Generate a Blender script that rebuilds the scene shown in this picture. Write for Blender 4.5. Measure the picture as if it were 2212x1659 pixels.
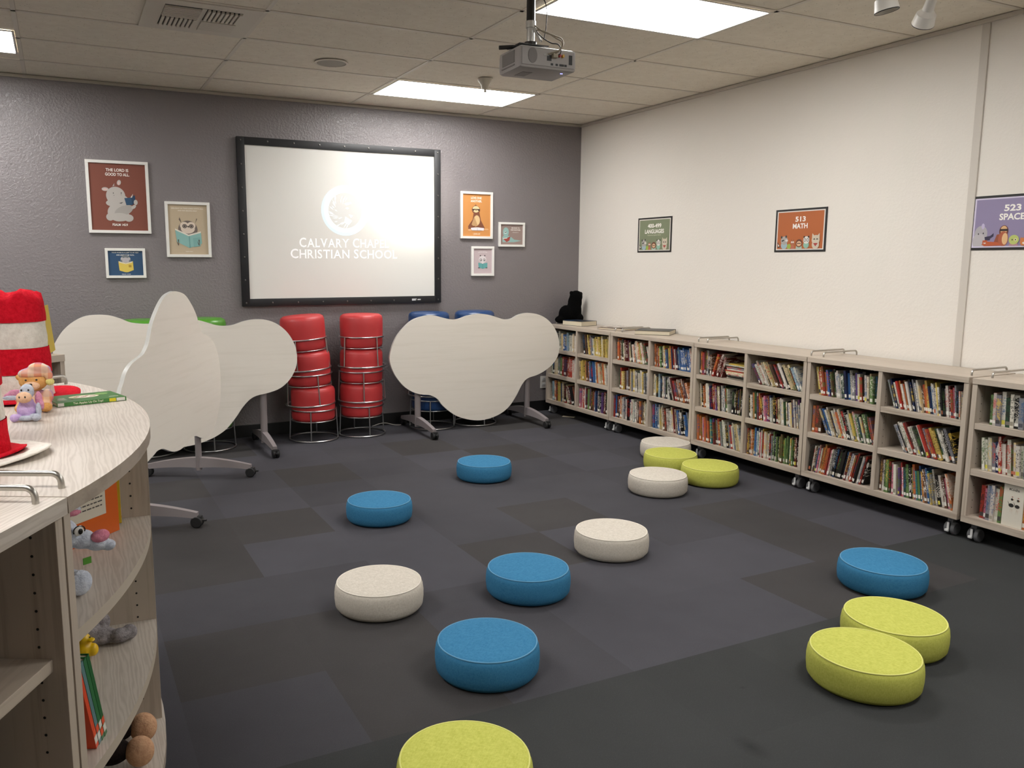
import bpy, bmesh, math, random
from mathutils import Vector, Matrix
PI = math.pi
for _o in list(bpy.data.objects): bpy.data.objects.remove(_o)
scn = bpy.context.scene
COL = scn.collection
# ------------------------------------------------------------------ camera
YAW, PITCH, ROLL, FPX = 0.46148, -0.1474, 0.00198, 1776.755
cd = bpy.data.cameras.new('camera'); cam = bpy.data.objects.new('camera', cd); COL.objects.link(cam)
fw = Vector((math.sin(YAW)*math.cos(PITCH), math.cos(YAW)*math.cos(PITCH), math.sin(PITCH)))
r0 = Vector((math.cos(YAW), -math.sin(YAW), 0)); u0 = r0.cross(fw)
rr = r0*math.cos(ROLL)+u0*math.sin(ROLL); uu = -r0*math.sin(ROLL)+u0*math.cos(ROLL)
M = Matrix.Identity(4)
for i in range(3): M[i][0] = rr[i]; M[i][1] = uu[i]; M[i][2] = -fw[i]
M[0][3], M[1][3], M[2][3] = -4.66636, -6.96991, 1.46348
cam.matrix_world = M
cd.sensor_fit = 'HORIZONTAL'; cd.sensor_width = 36; cd.lens = FPX/2212*36
cd.shift_x = 88.545/2212; cd.shift_y = 2.43/2212; cd.clip_start = .05
scn.camera = cam
# ------------------------------------------------------------------ light, exposure
w = bpy.data.worlds.new('world'); scn.world = w; w.use_nodes = True
w.node_tree.nodes['Background'].inputs[0].default_value = (.9, .93, 1, 1)
w.node_tree.nodes['Background'].inputs[1].default_value = .03
vs = scn.view_settings
scn.display_settings.display_device = 'sRGB'
vs.view_transform = 'Standard'; vs.look = 'None'; vs.gamma = 1; vs.use_curve_mapping = False
vs.exposure = 0.0
scn.cycles.max_bounces = 8; scn.cycles.diffuse_bounces = 6; scn.cycles.use_denoising = True
scn.cycles.sample_clamp_indirect = 6
FIXTURE_POWER = 22.5
LIGHT_COL = (1, .985, .962, 1)
# ------------------------------------------------------------------ helpers
def s2l(h):
    c = [int(h[i:i+2], 16)/255 for i in (0, 2, 4)]
    return tuple((x/12.92 if x <= .04045 else ((x+.055)/1.055)**2.4) for x in c)+(1,)
def mat(name, col, rough=.6, metal=0, spec=.5, emit=None, estr=1):
    m = bpy.data.materials.new(name); m.use_nodes = True
    b = m.node_tree.nodes['Principled BSDF']
    b.inputs['Base Color'].default_value = s2l(col) if isinstance(col, str) else col
    b.inputs['Roughness'].default_value = rough; b.inputs['Metallic'].default_value = metal
    b.inputs['Specular IOR Level'].default_value = spec
    if emit:
        b.inputs['Emission Color'].default_value = emit if not isinstance(emit, str) else s2l(emit)
        b.inputs['Emission Strength'].default_value = estr
    return m
class G:
    """small wrapper for node graphs"""
    def __init__(s, m): s.m = m; s.t = m.node_tree; s.b = s.t.nodes['Principled BSDF']
    def n(s, typ, **kw):
        x = s.t.nodes.new(typ)
        for k, v in kw.items():
            if k in x.inputs: x.inputs[k].default_value = v
            else: setattr(x, k, v)
        return x
    def l(s, a, b): s.t.links.new(a, b)
    def coord(s, out='Object', scale=(1, 1, 1), rot=(0, 0, 0)):
        tc = s.n('ShaderNodeTexCoord'); mp = s.n('ShaderNodeMapping')
        mp.inputs['Scale'].default_value = scale; mp.inputs['Rotation'].default_value = rot
        s.l(tc.outputs[out], mp.inputs['Vector']); return mp.outputs[0]
    def noise(s, vec, scale=5, detail=3, rough=.5, dist=0):
        x = s.n('ShaderNodeTexNoise', Scale=scale, Detail=detail, Roughness=rough, Distortion=dist)
        s.l(vec, x.inputs['Vector']); return x.outputs['Fac']
    def ramp(s, fac, pts):
        x = s.n('ShaderNodeValToRGB'); e = x.color_ramp.elements
        while len(e) < len(pts): e.new(.5)
        for i, (p, c) in enumerate(pts): e[i].position = p; e[i].color = s2l(c) if isinstance(c, str) else c
        s.l(fac, x.inputs[0]); return x.outputs[0]
    def math(s, op, a, b=0, clamp=False):
        x = s.n('ShaderNodeMath', operation=op, use_clamp=clamp)
        for i, v in enumerate((a, b)):
            if isinstance(v, (int, float)): x.inputs[i].default_value = v
            else: s.l(v, x.inputs[i])
        return x.outputs[0]
    def mix(s, fac, a, b, mode='MIX'):
        x = s.n('ShaderNodeMix', data_type='RGBA', blend_type=mode)
        for k, v in ((0, fac), (6, a), (7, b)):
            if isinstance(v, (int, float)): x.inputs[k].default_value = v
            elif isinstance(v, (tuple, str)): x.inputs[k].default_value = s2l(v) if isinstance(v, str) else v
            else: s.l(v, x.inputs[k])
        return x.outputs[2]
    def bump(s, h, strength=.3, dist=.01):
        x = s.n('ShaderNodeBump', Strength=strength, Distance=dist); s.l(h, x.inputs['Height'])
        s.l(x.outputs[0], s.b.inputs['Normal'])
    def color(s, c): s.l(c, s.b.inputs['Base Color'])
def wood(name, axis, a='b7aa9b', b='9b8d7e', contrast=1):
    """greige ash laminate, grain along the given axis"""
    m = mat(name, a, .42, spec=.4); g = G(m)
    sc = [38, 38, 38]; sc[axis] = 1.6
    v = g.coord('Object', tuple(sc)); f = g.noise(v, 1.0, 4, .6, .35)
    sc2 = [9, 9, 9]; sc2[axis] = .7
    v2 = g.coord('Object', tuple(sc2)); f2 = g.noise(v2, 1.2, 2, .5, 1.2)
    f = g.math('ADD', g.math('MULTIPLY', f, .6), g.math('MULTIPLY', f2, .4))
    g.color(g.ramp(f, [(.36, b), (.5, a), (.68, a)])); g.bump(f, .05, .002)
    return m
def fabric(name, lo, hi, sc=900):
    """slubby linen weave: fine threads both ways"""
    m = mat(name, hi, .9, spec=.15); g = G(m); fs = []
    for q in ((sc, sc*.05, sc*.12), (sc*.05, sc, sc*.12), (sc*.1, sc*.1, sc*.9)):
        fs.append(g.noise(g.coord('Object', q), 1, 2, .6))
    f = g.math('MULTIPLY', g.math('ADD', g.math('ADD', fs[0], fs[1]), fs[2]), .3333)
    g.color(g.ramp(f, [(.3, lo), (.66, hi)])); g.bump(f, .3, .0015); return m
def fuzzy(name, lo, hi, sc=60, dist=.006):
    m = mat(name, hi, .95, spec=.1); g = G(m); v = g.coord('Object')
    f = g.noise(v, sc, 5, .7, .3); g.color(g.ramp(f, [(.32, lo), (.6, hi)])); g.bump(f, .9, dist); return m
W_X = wood('laminate_grain_x', 0); W_Y = wood('laminate_grain_y', 1); W_Z = wood('laminate_grain_z', 2)
W_TAB = wood('table_laminate', 0, 'eae3d8', 'e5ded2')
EDGE = mat('pale_edge_band', 'b4b3ae', .3)
STEEL = mat('brushed_steel', 'b9b5ae', .32, 1); CHROME = mat('bright_wire', 'c8c8c8', .28, 1)
LEGM = mat('grey_powder_coat', '8f8788', .45, .2)
BLACK = mat('black_plastic', '121212', .45); BLK_R = mat('black_rubber', '1b1b1c', .6)
GREYP = mat('grey_caster_rubber', '5a5a5c', .6); LGREY = mat('light_grey_plastic', 'c6c6c4', .4)
HOLE = mat('dark_hole', '15120f', .9); WHITE = mat('white_plastic', 'ddd9d2', .4)
FRAMEW = mat('white_frame', 'e3e1dc', .35); PAPER = mat('page_paper', 'cdc3ac', .85)
class MB:
    def __init__(s): s.v = []; s.f = []; s.m = []; s.uv = {}
    def add(s, vs, fs, mi=0, mtx=None):
        o = len(s.v)
        for p in vs: s.v.append(tuple(mtx @ Vector(p)) if mtx else tuple(p))
        for f in fs: s.f.append([i+o for i in f]); s.m.append(mi)
        return s
    def box(s, a, b, mi=0, mtx=None, bev=0):
        x0, y0, z0 = a; x1, y1, z1 = b
        if bev:
            bm = bmesh.new(); bmesh.ops.create_cube(bm, size=1)
            bmesh.ops.scale(bm, vec=(x1-x0, y1-y0, z1-z0), verts=bm.verts)
            bmesh.ops.translate(bm, vec=((x0+x1)/2, (y0+y1)/2, (z0+z1)/2), verts=bm.verts)
            bmesh.ops.bevel(bm, geom=list(bm.edges)+list(bm.verts), offset=bev, segments=2, affect='EDGES', profile=.6)
            s.frombm(bm, mi, mtx); return s
        v = [(x0,y0,z0),(x1,y0,z0),(x1,y1,z0),(x0,y1,z0),(x0,y0,z1),(x1,y0,z1),(x1,y1,z1),(x0,y1,z1)]
        return s.add(v, [(3,2,1,0),(4,5,6,7),(0,1,5,4),(1,2,6,5),(2,3,7,6),(3,0,4,7)], mi, mtx)
    def frombm(s, bm, mi=0, mtx=None):
        bm.verts.index_update()
        s.add([v.co[:] for v in bm.verts], [[v.index for v in f.verts] for f in bm.faces], mi, mtx); bm.free(); return s
    def tube(s, pts, r, mi=0, n=8, closed=False, mtx=None, rs=None):
        pts = [Vector(p) for p in pts]; N = len(pts); vs = []; prev = None
        for i, p in enumerate(pts):
            a = pts[(i-1) % N] if (closed or i > 0) else p; b = pts[(i+1) % N] if (closed or i < N-1) else p
            t = (b-a).normalized()
            if prev is None:
                up = Vector((0, 0, 1)) if abs(t.z) < .9 else Vector((1, 0, 0)); x = t.cross(up).normalized()
            else:
                x = (prev-t*prev.dot(t)).normalized()
            prev = x; y = t.cross(x); rad = rs[i] if rs else r
            for k in range(n):
                an = 2*PI*k/n; vs.append(p+(x*math.cos(an)+y*math.sin(an))*rad)
        fs = []
        for i in range(N if closed else N-1):
            j = (i+1) % N
            for k in range(n): fs.append((i*n+k, i*n+(k+1) % n, j*n+(k+1) % n, j*n+k))
        if not closed: fs.append(list(range(n))[::-1]); fs.append([(N-1)*n+k for k in range(n)])
        return s.add(vs, fs, mi, mtx)
    def lathe(s, prof, mi=0, n=32, mtx=None):
        vs = []; fs = []
        for r, z in prof:
            for k in range(n): vs.append((max(r, 1e-5)*math.cos(2*PI*k/n), max(r, 1e-5)*math.sin(2*PI*k/n), z))
        for i in range(len(prof)-1):
            for k in range(n): fs.append((i*n+k, i*n+(k+1) % n, (i+1)*n+(k+1) % n, (i+1)*n+k))
        fs.append(list(range(n))[::-1]); fs.append([(len(prof)-1)*n+k for k in range(n)])
        return s.add(vs, fs, mi, mtx)
    def cyl(s, a, b, r, mi=0, n=16, mtx=None): return s.tube([a, b], r, mi, n, mtx=mtx)
    def prism(s, poly, a, b, ax='z', mi=0, side=None, mtx=None):
        """extrude a 2D outline (counter-clockwise) between a and b along ax"""
        n = len(poly)
        P = (lambda p, h: (p[0], p[1], h)) if ax == 'z' else ((lambda p, h: (p[0], h, p[1])) if ax == 'y' else (lambda p, h: (h, p[0], p[1])))
        vs = [P(p, a) for p in poly]+[P(p, b) for p in poly]
        s.add(vs, [list(range(n))[::-1], [n+i for i in range(n)]], mi, mtx)
        o = len(s.v)-2*n
        for i in range(n): s.f.append([o+i, o+(i+1) % n, o+n+(i+1) % n, o+n+i]); s.m.append(mi if side is None else side)
        return s
    def ell(s, c, r, mi=0, n=16, mtx=None, rot=None):
        bm = bmesh.new(); bmesh.ops.create_uvsphere(bm, u_segments=n, v_segments=max(6, n//2+2), radius=1)
        m = Matrix.Translation(c) @ (rot.to_matrix().to_4x4() if rot else Matrix.Identity(4)) @ Matrix.Diagonal((*r, 1))
        if mtx: m = mtx @ m
        return s.frombm(bm, mi, m)
    def build(s, name, mats, parent=None, loc=None, rz=None, smooth=None, fix=True):
        me = bpy.data.meshes.new(name); me.from_pydata(s.v, [], s.f)
        if not isinstance(mats, (list, tuple)): mats = [mats]
        for m in mats: me.materials.append(m)
        me.polygons.foreach_set('material_index', s.m)
        if fix or smooth:
            bm = bmesh.new(); bm.from_mesh(me)
            if fix: bmesh.ops.recalc_face_normals(bm, faces=bm.faces)
            if smooth:
                for f in bm.faces: f.smooth = True
                for e in bm.edges:
                    if len(e.link_faces) == 2 and e.calc_face_angle(0) > math.radians(smooth): e.smooth = False
            bm.to_mesh(me); bm.free()
        o = bpy.data.objects.new(name, me); COL.objects.link(o)
        if loc is not None: o.location = loc
        if rz is not None: o.rotation_euler = (0, 0, rz)
        if parent: o.parent = parent
        return o
def tag(o, label, cat, group=None, kind=None):
    if label: o['label'] = label
    if cat: o['category'] = cat
    if group: o['group'] = group
    if kind: o['kind'] = kind
    return o
def thing(name, label, cat, loc=(0, 0, 0), rz=0, group=None):
    o = bpy.data.objects.new(name, None); COL.objects.link(o); o.empty_display_size = .05
    o.location = loc; o.rotation_euler = (0, 0, rz); return tag(o, label, cat, group)
def struct(o): o['kind'] = 'structure'; return o
def kids(o): return [c for c in bpy.data.objects if c.parent == o]
def dup(root, loc, rz=0, label=None, group=None):
    def cp(o, par):
        c = o.copy(); COL.objects.link(c)
        if par: c.parent = par
        for ch in tree.get(o, []): cp(ch, c)
        return c
    tree = {}
    for o in COL.objects:
        if o.parent: tree.setdefault(o.parent, []).append(o)
    r = cp(root, None); r.location = loc; r.rotation_euler = (0, 0, rz)
    if label: r['label'] = label
    if group: r['group'] = group
    return r
def text2d(body, h, bold=.0, width=None):
    """lettering outline as flat verts/faces, centred; h = cap height"""
    cu = bpy.data.curves.new('t', 'FONT'); cu.body = body; cu.size = 1; cu.align_x = 'CENTER'; cu.align_y = 'CENTER'
    cu.offset = bold; cu.resolution_u = 3; cu.fill_mode = 'FRONT'; cu.space_line = .95
    o = bpy.data.objects.new('t', cu); COL.objects.link(o)
    me = bpy.data.meshes.new_from_object(o.evaluated_get(bpy.context.evaluated_depsgraph_get()))
    vs = [v.co.copy() for v in me.vertices]; fs = [list(p.vertices) for p in me.polygons]
    bpy.data.objects.remove(o); bpy.data.curves.remove(cu); bpy.data.meshes.remove(me)
    k = h/.7
    if vs:
        xs = [v.x for v in vs]; ys = [v.y for v in vs]; cx = (min(xs)+max(xs))/2; cy = (min(ys)+max(ys))/2
        kx = (width/(max(xs)-min(xs))) if width else k
        vs = [((v.x-cx)*kx, (v.y-cy)*k) for v in vs]
    return vs, fs
def arc(cx, cy, r, a0, a1, n): return [(cx+r*math.cos(math.radians(a0+(a1-a0)*i/n)), cy+r*math.sin(math.radians(a0+(a1-a0)*i/n))) for i in range(n+1)]
def blob(parts, voxel=.004, it=6):
    """union of ellipsoids remeshed to one continuous soft surface -> (verts, faces)"""
    b = MB()
    for p in parts:
        b.ell(p[0], p[1] if isinstance(p[1], tuple) else (p[1],)*3, 0, 14, rot=(Euler3(p[2]) if len(p) > 2 else None))
    o = b.build('tmp', WHITE)
    m = o.modifiers.new('r', 'REMESH'); m.mode = 'VOXEL'; m.voxel_size = voxel
    sm = o.modifiers.new('s', 'SMOOTH'); sm.factor = .6; sm.iterations = it
    me = bpy.data.meshes.new_from_object(o.evaluated_get(bpy.context.evaluated_depsgraph_get()))
    vs = [v.co[:] for v in me.vertices]; fs = [list(p.vertices) for p in me.polygons]
    bpy.data.objects.remove(o); bpy.data.meshes.remove(me); return vs, fs
from mathutils import Euler
def Euler3(r): return Euler([math.radians(a) for a in r])
def blobobj(name, parts, m, parent, voxel=.004, it=6):
    vs, fs = blob(parts, voxel, it); b = MB(); b.add(vs, fs); return b.build(name, m, parent, smooth=180, fix=False)
# ------------------------------------------------------------------ the room
H = 2.796; XW = -9.2; YF = -11.0
rnd = random.Random(7)
# carpet tiles: one floor mesh, a colour per 0.5 m tile
TX, TY = -.39, -4.73
CARP = mat('carpet_tiles', '505056', .97, spec=.1); g = G(CARP)
at = g.n('ShaderNodeAttribute', attribute_name='tile')
v = g.coord('Object', (260, 900, 1), (0, 0, .2)); f = g.noise(v, 1, 3, .7)
v2 = g.coord('Object', (700, 120, 1), (0, 0, .2)); f2 = g.noise(v2, 1, 3, .7)
v3 = g.coord('Object'); f3 = g.noise(v3, 1.1, 4, .6)
ff = g.math('ADD', g.math('MULTIPLY', f, .55), g.math('MULTIPLY', f2, .45))
c = g.mix(g.math('MULTIPLY', g.ramp(ff, [(.52, (0, 0, 0, 1)), (.78, (1, 1, 1, 1))]), .35), at.outputs['Color'], (.16, .16, .165, 1))
c = g.mix(1, c, g.ramp(f3, [(.3, (.86, .86, .86, 1)), (.7, (1.1, 1.1, 1.1, 1))]), 'MULTIPLY')
for sx_, sy_, kx, ky, r_ in ((-2.86, -5.27, 16, 9, .95), (-2.62, -4.99, 30, 40, .7)):   # worn dark marks in the pile
    mp_ = g.n('ShaderNodeMapping'); mp_.inputs['Location'].default_value = (-sx_*kx, -sy_*ky, 0); mp_.inputs['Scale'].default_value = (kx, ky, 1); g.l(v3, mp_.inputs['Vector'])
    ln = g.n('ShaderNodeVectorMath', operation='LENGTH'); g.l(mp_.outputs[0], ln.inputs[0])
    k_ = g.math('MULTIPLY', g.math('SUBTRACT', r_, g.math('ADD', ln.outputs['Value'], g.math('MULTIPLY', f, .5)), True), .7)
    c = g.mix(k_, c, (.012, .012, .012, 1))
g.color(c); g.bump(ff, .5, .003)
def floor():
    TONE = {'L': '47464b', 'M': '434246', 'B': '403e3e', 'G': '393a3a', 'S': '444347'}
    known = {(0,1):'L',(1,0):'B',(1,1):'B',(1,2):'B',(0,2):'M',(2,0):'B',(2,1):'L',(2,2):'M',(3,0):'L',(3,1):'L',(4,0):'L',(3,3):'B',(3,2):'L',(4,1):'L',
             (2,6):'B',(6,4):'B',(7,3):'B',(7,4):'B',(6,5):'L',(5,5):'M',(5,6):'B',(5,3):'L',(6,3):'L',(5,2):'L',(6,2):'M',(6,1):'B',(5,1):'M',(0,0):'G',(-1,0):'G',(-1,1):'L',
             (1,3):'S',(2,3):'S',(2,4):'S',(3,4):'S',(4,4):'S',(4,3):'S',(4,2):'B',(5,4):'L',(6,6):'S',(1,7):'L',(2,7):'M',(1,6):'S',(0,6):'L',(0,8):'B',(3,6):'L',(3,7):'B',(4,6):'M',(5,0):'S',(6,0):'B'}
    xs = []; x = TX+.5
    while x > XW: xs.append(x); x -= .5
    xs = [0]+[q for q in xs if q < 0]+[XW]
    vs = []; fs = []; cols = []
    ys = [0]; y = TY+4.5
    while y > YF: ys.append(y); y -= .5
    ys.append(YF)
    for a in range(len(xs)-1):
        for b in range(len(ys)-1):
            mx = (xs[a]+xs[a+1])/2; my = (ys[b]+ys[b+1])/2
            i = math.floor((TX-mx)/.5); j = math.floor((my-TY)/.5)
            if j < 0: t = 'G' if (i+j) % 3 or j < -1 else 'G'
            else: t = known.get((i, j)) or rnd.choice('SMMBL')
            k = s2l(TONE[t]); q = .97+.06*rnd.random(); k = (k[0]*q, k[1]*q, k[2]*q, 1)
            o = len(vs)
            vs += [(xs[a+1], ys[b+1], 0), (xs[a], ys[b+1], 0), (xs[a], ys[b], 0), (xs[a+1], ys[b], 0)]
            fs.append([o, o+1, o+2, o+3]); cols.append(k)
    # slab below gives the floor a thickness
    m = MB(); m.add(vs, fs); m.box((XW, YF, -.05), (0, 0, -.001))
    ob = m.build('floor', CARP, fix=False)
    ca = ob.data.color_attributes.new('tile', 'FLOAT_COLOR', 'CORNER')
    for p in ob.data.polygons:
        k = cols[p.index] if p.index < len(cols) else (.06, .06, .06, 1)
        for li in p.loop_indices: ca.data[li].color = k
    return ob
struct(floor())
def wallmat(name, col, rough, bs, dist, spec=.5):
    m = mat(name, col, rough, spec=spec); g = G(m); v = g.coord('Object')
    a = g.noise(v, 55, 3, .6); b = g.noise(v, 14, 3, .55)
    h = g.math('ADD', g.ramp(a, [(.42, (0, 0, 0, 1)), (.62, (1, 1, 1, 1))]), g.math('MULTIPLY', b, 1.2)); g.bump(h, bs, dist); return m
WG = wallmat('grey_wall_paint', '7c7677', .3, .5, .003, .5); WW = wallmat('white_wall_paint', 'e3ddd4', .6, .25, .002, .3)
struct(MB().box((XW, 0, 0), (.12, .12, 3.0)).build('wall_back', WG))
struct(MB().box((0, YF, 0), (.12, 0, 3.0)).build('wall_right', WW))
struct(MB().box((XW-.12, YF, 0), (XW, .12, 3.0)).build('wall_left', WW))
struct(MB().box((XW-.12, YF-.12, 0), (.12, YF, 3.0)).build('wall_front', WW))
struct(MB().box((XW, -.012, 0), (0, 0, .105), bev=.003).build('baseboard_back', BLACK))
struct(MB().box((-.012, YF, 0), (0, -.012, .105), bev=.003).build('baseboard_right', BLACK))
TRIM = mat('wall_strip_paint', 'c9c2b8', .6)
struct(MB().box((-.009, -3.985, .105), (0, -3.94, H-.02), bev=.003).build('trim_1', TRIM))
struct(MB().box((-.02, YF, H-.022), (0, 0, H)).build('trim_2', TRIM))
struct(MB().box((XW, -.02, H-.022), (-.02, 0, H)).build('trim_3', mat('ceiling_angle', 'aaa499', .5)))
# ceiling: mineral tiles in a T-bar grid
CT = mat('ceiling_tile', 'c9c3b8', .95, spec=.1); g = G(CT); v = g.coord('Object')
vo = g.n('ShaderNodeTexVoronoi', Scale=46); g.l(v, vo.inputs['Vector'])
sp = g.noise(v, 18, 2, .6); sel = g.math('GREATER_THAN', g.noise(v, 60, 2), .52)
sp2 = g.math('MULTIPLY', g.math('LESS_THAN', vo.outputs['Distance'], .17), sel)
g.color(g.mix(g.math('MULTIPLY', sp2, .6), g.ramp(sp, [(.3, 'e6deCF'.lower()), (.7, 'ede6d8')]), '9a9286')); g.bump(sp2, .5, .003)
struct(MB().box((XW, YF, H+.004), (0, 0, H+.06)).build('ceiling', CT))
T = .6096; XC = -1.138; Y0 = -.4895
gm = MB()
gx = [XC+2*T*k for k in range(-7, 2) if XW < XC+2*T*k < -.05]
gy = [Y0-T*k for k in range(0, 18) if Y0-T*k > YF]
for x in gx: gm.box((x-.012, YF, H), (x+.012, -.02, H+.005))
for y in gy: gm.box((XW, y-.012, H), (-.02, y+.012, H+.005))
gl = MB()  # thin tinted strips paint the shadow line beside each T-bar
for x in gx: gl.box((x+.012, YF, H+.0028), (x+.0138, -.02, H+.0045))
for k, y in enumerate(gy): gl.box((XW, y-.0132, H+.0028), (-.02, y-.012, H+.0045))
gb = struct(gm.build('ceiling_grid', mat('t_bar_paint', 'dcd5c8', .5)))
gl.build('painted_shadow_line', mat('shadow_line_tint', 'b3aa9b', .9), gb)
# recessed ceiling lights (2x4 ft)
DIFF = mat('lit_diffuser', 'ffffff', .5, emit=LIGHT_COL, estr=FIXTURE_POWER)
FXW = mat('fixture_frame', 'd8d4cc', .4)
def fixture(cx, cy, label, w=2*T, d=T):
    t = thing('ceiling_light', label, 'ceiling light', (cx, cy, H-.002), 0, 'recessed ceiling lights')
    a, b = w/2-.014, d/2-.014; f = MB()
    for p, q in (((-a, -b), (a, -b+.014)), ((-a, b-.014), (a, b)), ((-a, -b+.014), (-a+.014, b-.014)), ((a-.014, -b+.014), (a, b-.014))):
        f.box((p[0], p[1], -.003), (q[0], q[1], .003))
    f.build('frame', FXW, t)
    MB().box((-a+.014, -b+.014, -.001), (a-.014, b-.014, .003)).build('diffuser', DIFF, t)
fixture(XC-T, Y0-T/2, 'bright flat ceiling light panel nearest the projection screen')
fixture(XC-T+.02, Y0-T*4.5, 'large bright ceiling light panel beside the projector pole', 2*T-.04)
fixture(XC-T*7, Y0-T*.5-.18, 'bright ceiling light panel at left edge near grey wall')
for x, y in ((XC-T*7, Y0-T*4.5), (XC-T*7, Y0-T*8.5), (XC-T, Y0-T*8.5), (XC-T, Y0-T*12.5), (XC-T*13, Y0-T*4.5)):  # unseen panels on the grid rhythm, added where the room and cushions needed light
    fixture(x, y, 'unseen flat ceiling light panel added to light the room')
# air vent panel
VW = mat('vent_white', 'd6cfc2', .5)
t = thing('ceiling_vent', 'square white louvred air vent set in the ceiling', 'vent', (XC-2*T*2-T/2, Y0-T*2.5, H-.001))
m = MB(); a = T/2-.013
for p, q in (((-a, -a), (a, -.21)), ((-a, .2), (a, a)), ((-a, -.21), (-.2, .2)), ((.2, -.21), (a, .2))): m.box((p[0], p[1], -.004), (q[0], q[1], .002))
m.box((-.012, -.21, -.006), (.012, .2, .002)); m.build('panel', VW, t)
MB().box((-.2, -.21, .0), (.2, .2, .0035)).build('duct_opening', HOLE, t)
for qx, qy, mode in ((-.106, -.1, 'x'), (-.106, .1, 'y'), (.106, .1, 'q'), (.106, -.1, 'y2')):
    s = MB()
    for k in range(8):
        o = -.085+k*.0235
        if mode in ('x', 'q'): s.box((-.092, o-.001, -.012), (.092, o+.011 if mode == 'x' else o+.02, -.001), 0, Matrix.Translation((qx, qy, 0)))
        else: s.box((o-.002, -.095, -.012), (o+(.012), .095, -.001), 0, Matrix.Translation((qx, qy, 0)))
    s.build('louvre', VW, t)
# ceiling speaker
t = thing('ceiling_speaker', 'round white speaker grille flush in the ceiling tiles', 'speaker', (-2.932, -1.36, H-.001))
MB().lathe([(.112, .0), (.112, -.004), (.1, -.006), (.098, -.003), (.098, 0)], n=40).build('rim', VW, t, smooth=30)
MB().lathe([(.098, .0), (.098, -.003), (.0, -.004)], n=40).build('grille', mat('speaker_mesh', '9c968b', .7), t)
# sprinkler
t = thing('fire_sprinkler', 'small fire sprinkler hanging below the ceiling light panel', 'sprinkler', (-1.784, -1.395, H-.001))
MB().lathe([(.055, 0), (.052, -.015), (.03, -.045), (.026, -.07), (.012, -.074)], n=24).build('escutcheon', mat('sprinkler_cup', 'c9c2b4', .5), t, smooth=40)
MB().cyl((0, 0, -.07), (0, 0, -.095), .009, n=12).cyl((.008, 0, -.09), (.003, 0, -.125), .002).cyl((-.008, 0, -.09), (-.003, 0, -.125), .002).lathe([(.012, -.125), (.012, -.127)], n=12).build('head', STEEL, t, smooth=40)
# track light heads
t = thing('track_light', 'white ceiling track with two cone spot heads at top edge', 'track light', (-1.18, -4.3, H-.001))
MB().box((-.9, -.018, -.022), (.75, .018, 0), bev=.003).build('track', WHITE, t)
def head(x, tilt, yaw, drop=.05):
    mt = Matrix.Translation((x, 0, -.022)) @ Matrix.Rotation(yaw, 4, 'Z') @ Matrix.Rotation(tilt, 4, 'Y') @ Matrix.Translation((0, 0, -drop))
    m = MB().cyl((x, 0, -.02), (x, 0, -.06), .02, n=16)
    m.lathe([(.018, .01), (.022, -.01), (.026, -.085), (.045, -.105), (.052, -.155), (.047, -.158), (.04, -.12), (.0, -.118)], n=28, mtx=mt)
    o = m.build('lamp_head', WHITE, t, smooth=35)
    MB().tube([(.0505*math.cos(k*PI/14), .0505*math.sin(k*PI/14), -.157) for k in range(28)], .002, closed=True, mtx=mt, n=6).build('rim', BLACK, o)
head(-.13, .2, 2.6, .04); head(.27, -.75, 1.0, .06)
# ------------------------------------------------------------------ projector
t = thing('projector', 'grey ceiling projector with cables plugged into its back', 'projector', (-2.585, -3.4, 2.415), -.04); t.scale = (.74, .74, 1.08)
PG = mat('projector_grey', 'a39e9b', .45); PD = mat('projector_dark_grey', '7d7876', .5); PP = mat('projector_port', '1b1b1b', .5)
body = MB(); body.box((-.205, -.15, -.05), (.205, .15, .045), bev=.022); b = body.build('body', PG, t, smooth=30); b.location.x = .06
MB().box((-.19, -.153, -.036), (.19, -.146, .035), bev=.003).build('back_panel', PG, b)
MB().box((-.208, -.08, -.02), (-.203, .09, .03)).box((-.208, -.08, -.032), (-.204, .1, -.027)).build('side_grille', PD, b)
MB().lathe([(.032, 0), (.032, .004), (.028, .005), (0, .005)], mtx=Matrix.Translation((-.115, -.152, .004)) @ Matrix.Rotation(PI/2, 4, 'X'), n=28).build('round_cap', PD, b, smooth=40)
m = MB()
for x in (.025, .06, .088, .105, .125): m.box((x-.009, -.155, -.03), (x+.007, -.152, -.021))
m.box((.148, -.155, -.02), (.172, -.152, .02)); m.box((-.012, -.155, -.012), (.02, -.152, .012)); m.build('ports', PP, b)
MB().box((-.035, -.155, .008), (.0, -.153, .016)).build('rating_label', LGREY, b)
MB().cyl((.075, -.152, .012), (.075, -.17, .012), .007).build('red_plug', mat('red_plug', 'b3202a', .4), b)
MB().cyl((.1, -.152, .012), (.1, -.17, .012), .007).build('yellow_plug', mat('yellow_plug', 'd2a22a', .4), b)
MB().box((.02, -.18, .0), (.055, -.152, .018), bev=.003).build('grey_plug', mat('grey_plug', 'a69c88', .5), b)
MB().box((-.06, -.05, -.0515), (-.13, .07, -.0505)).build('bottom_hatch', PD, b)
LED = mat('blue_led', '8f8fff', .4, emit=(.35, .35, 1, 1), estr=3)
MB().lathe([(.003, -.053), (.003, -.05)], n=8, mtx=Matrix.Translation((.12, -.1, 0))).lathe([(.003, -.053), (.003, -.05)], n=8, mtx=Matrix.Translation((.13, -.1, 0))).build('status_light', LED, b)
MB().lathe([(.035, 0), (.035, .012), (.028, .014)], mtx=Matrix.Translation((.03, .148, 0)) @ Matrix.Rotation(-PI/2, 4, 'X')).build('lens', PP, b, smooth=40)
m = MB(); m.box((-.12, -.1, .056), (.09, .08, .06)); m.tube([(-.2, .03, .052), (-.11, .02, .06), (0, 0, .062), (.1, -.04, .06)], .009, n=8)
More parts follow.
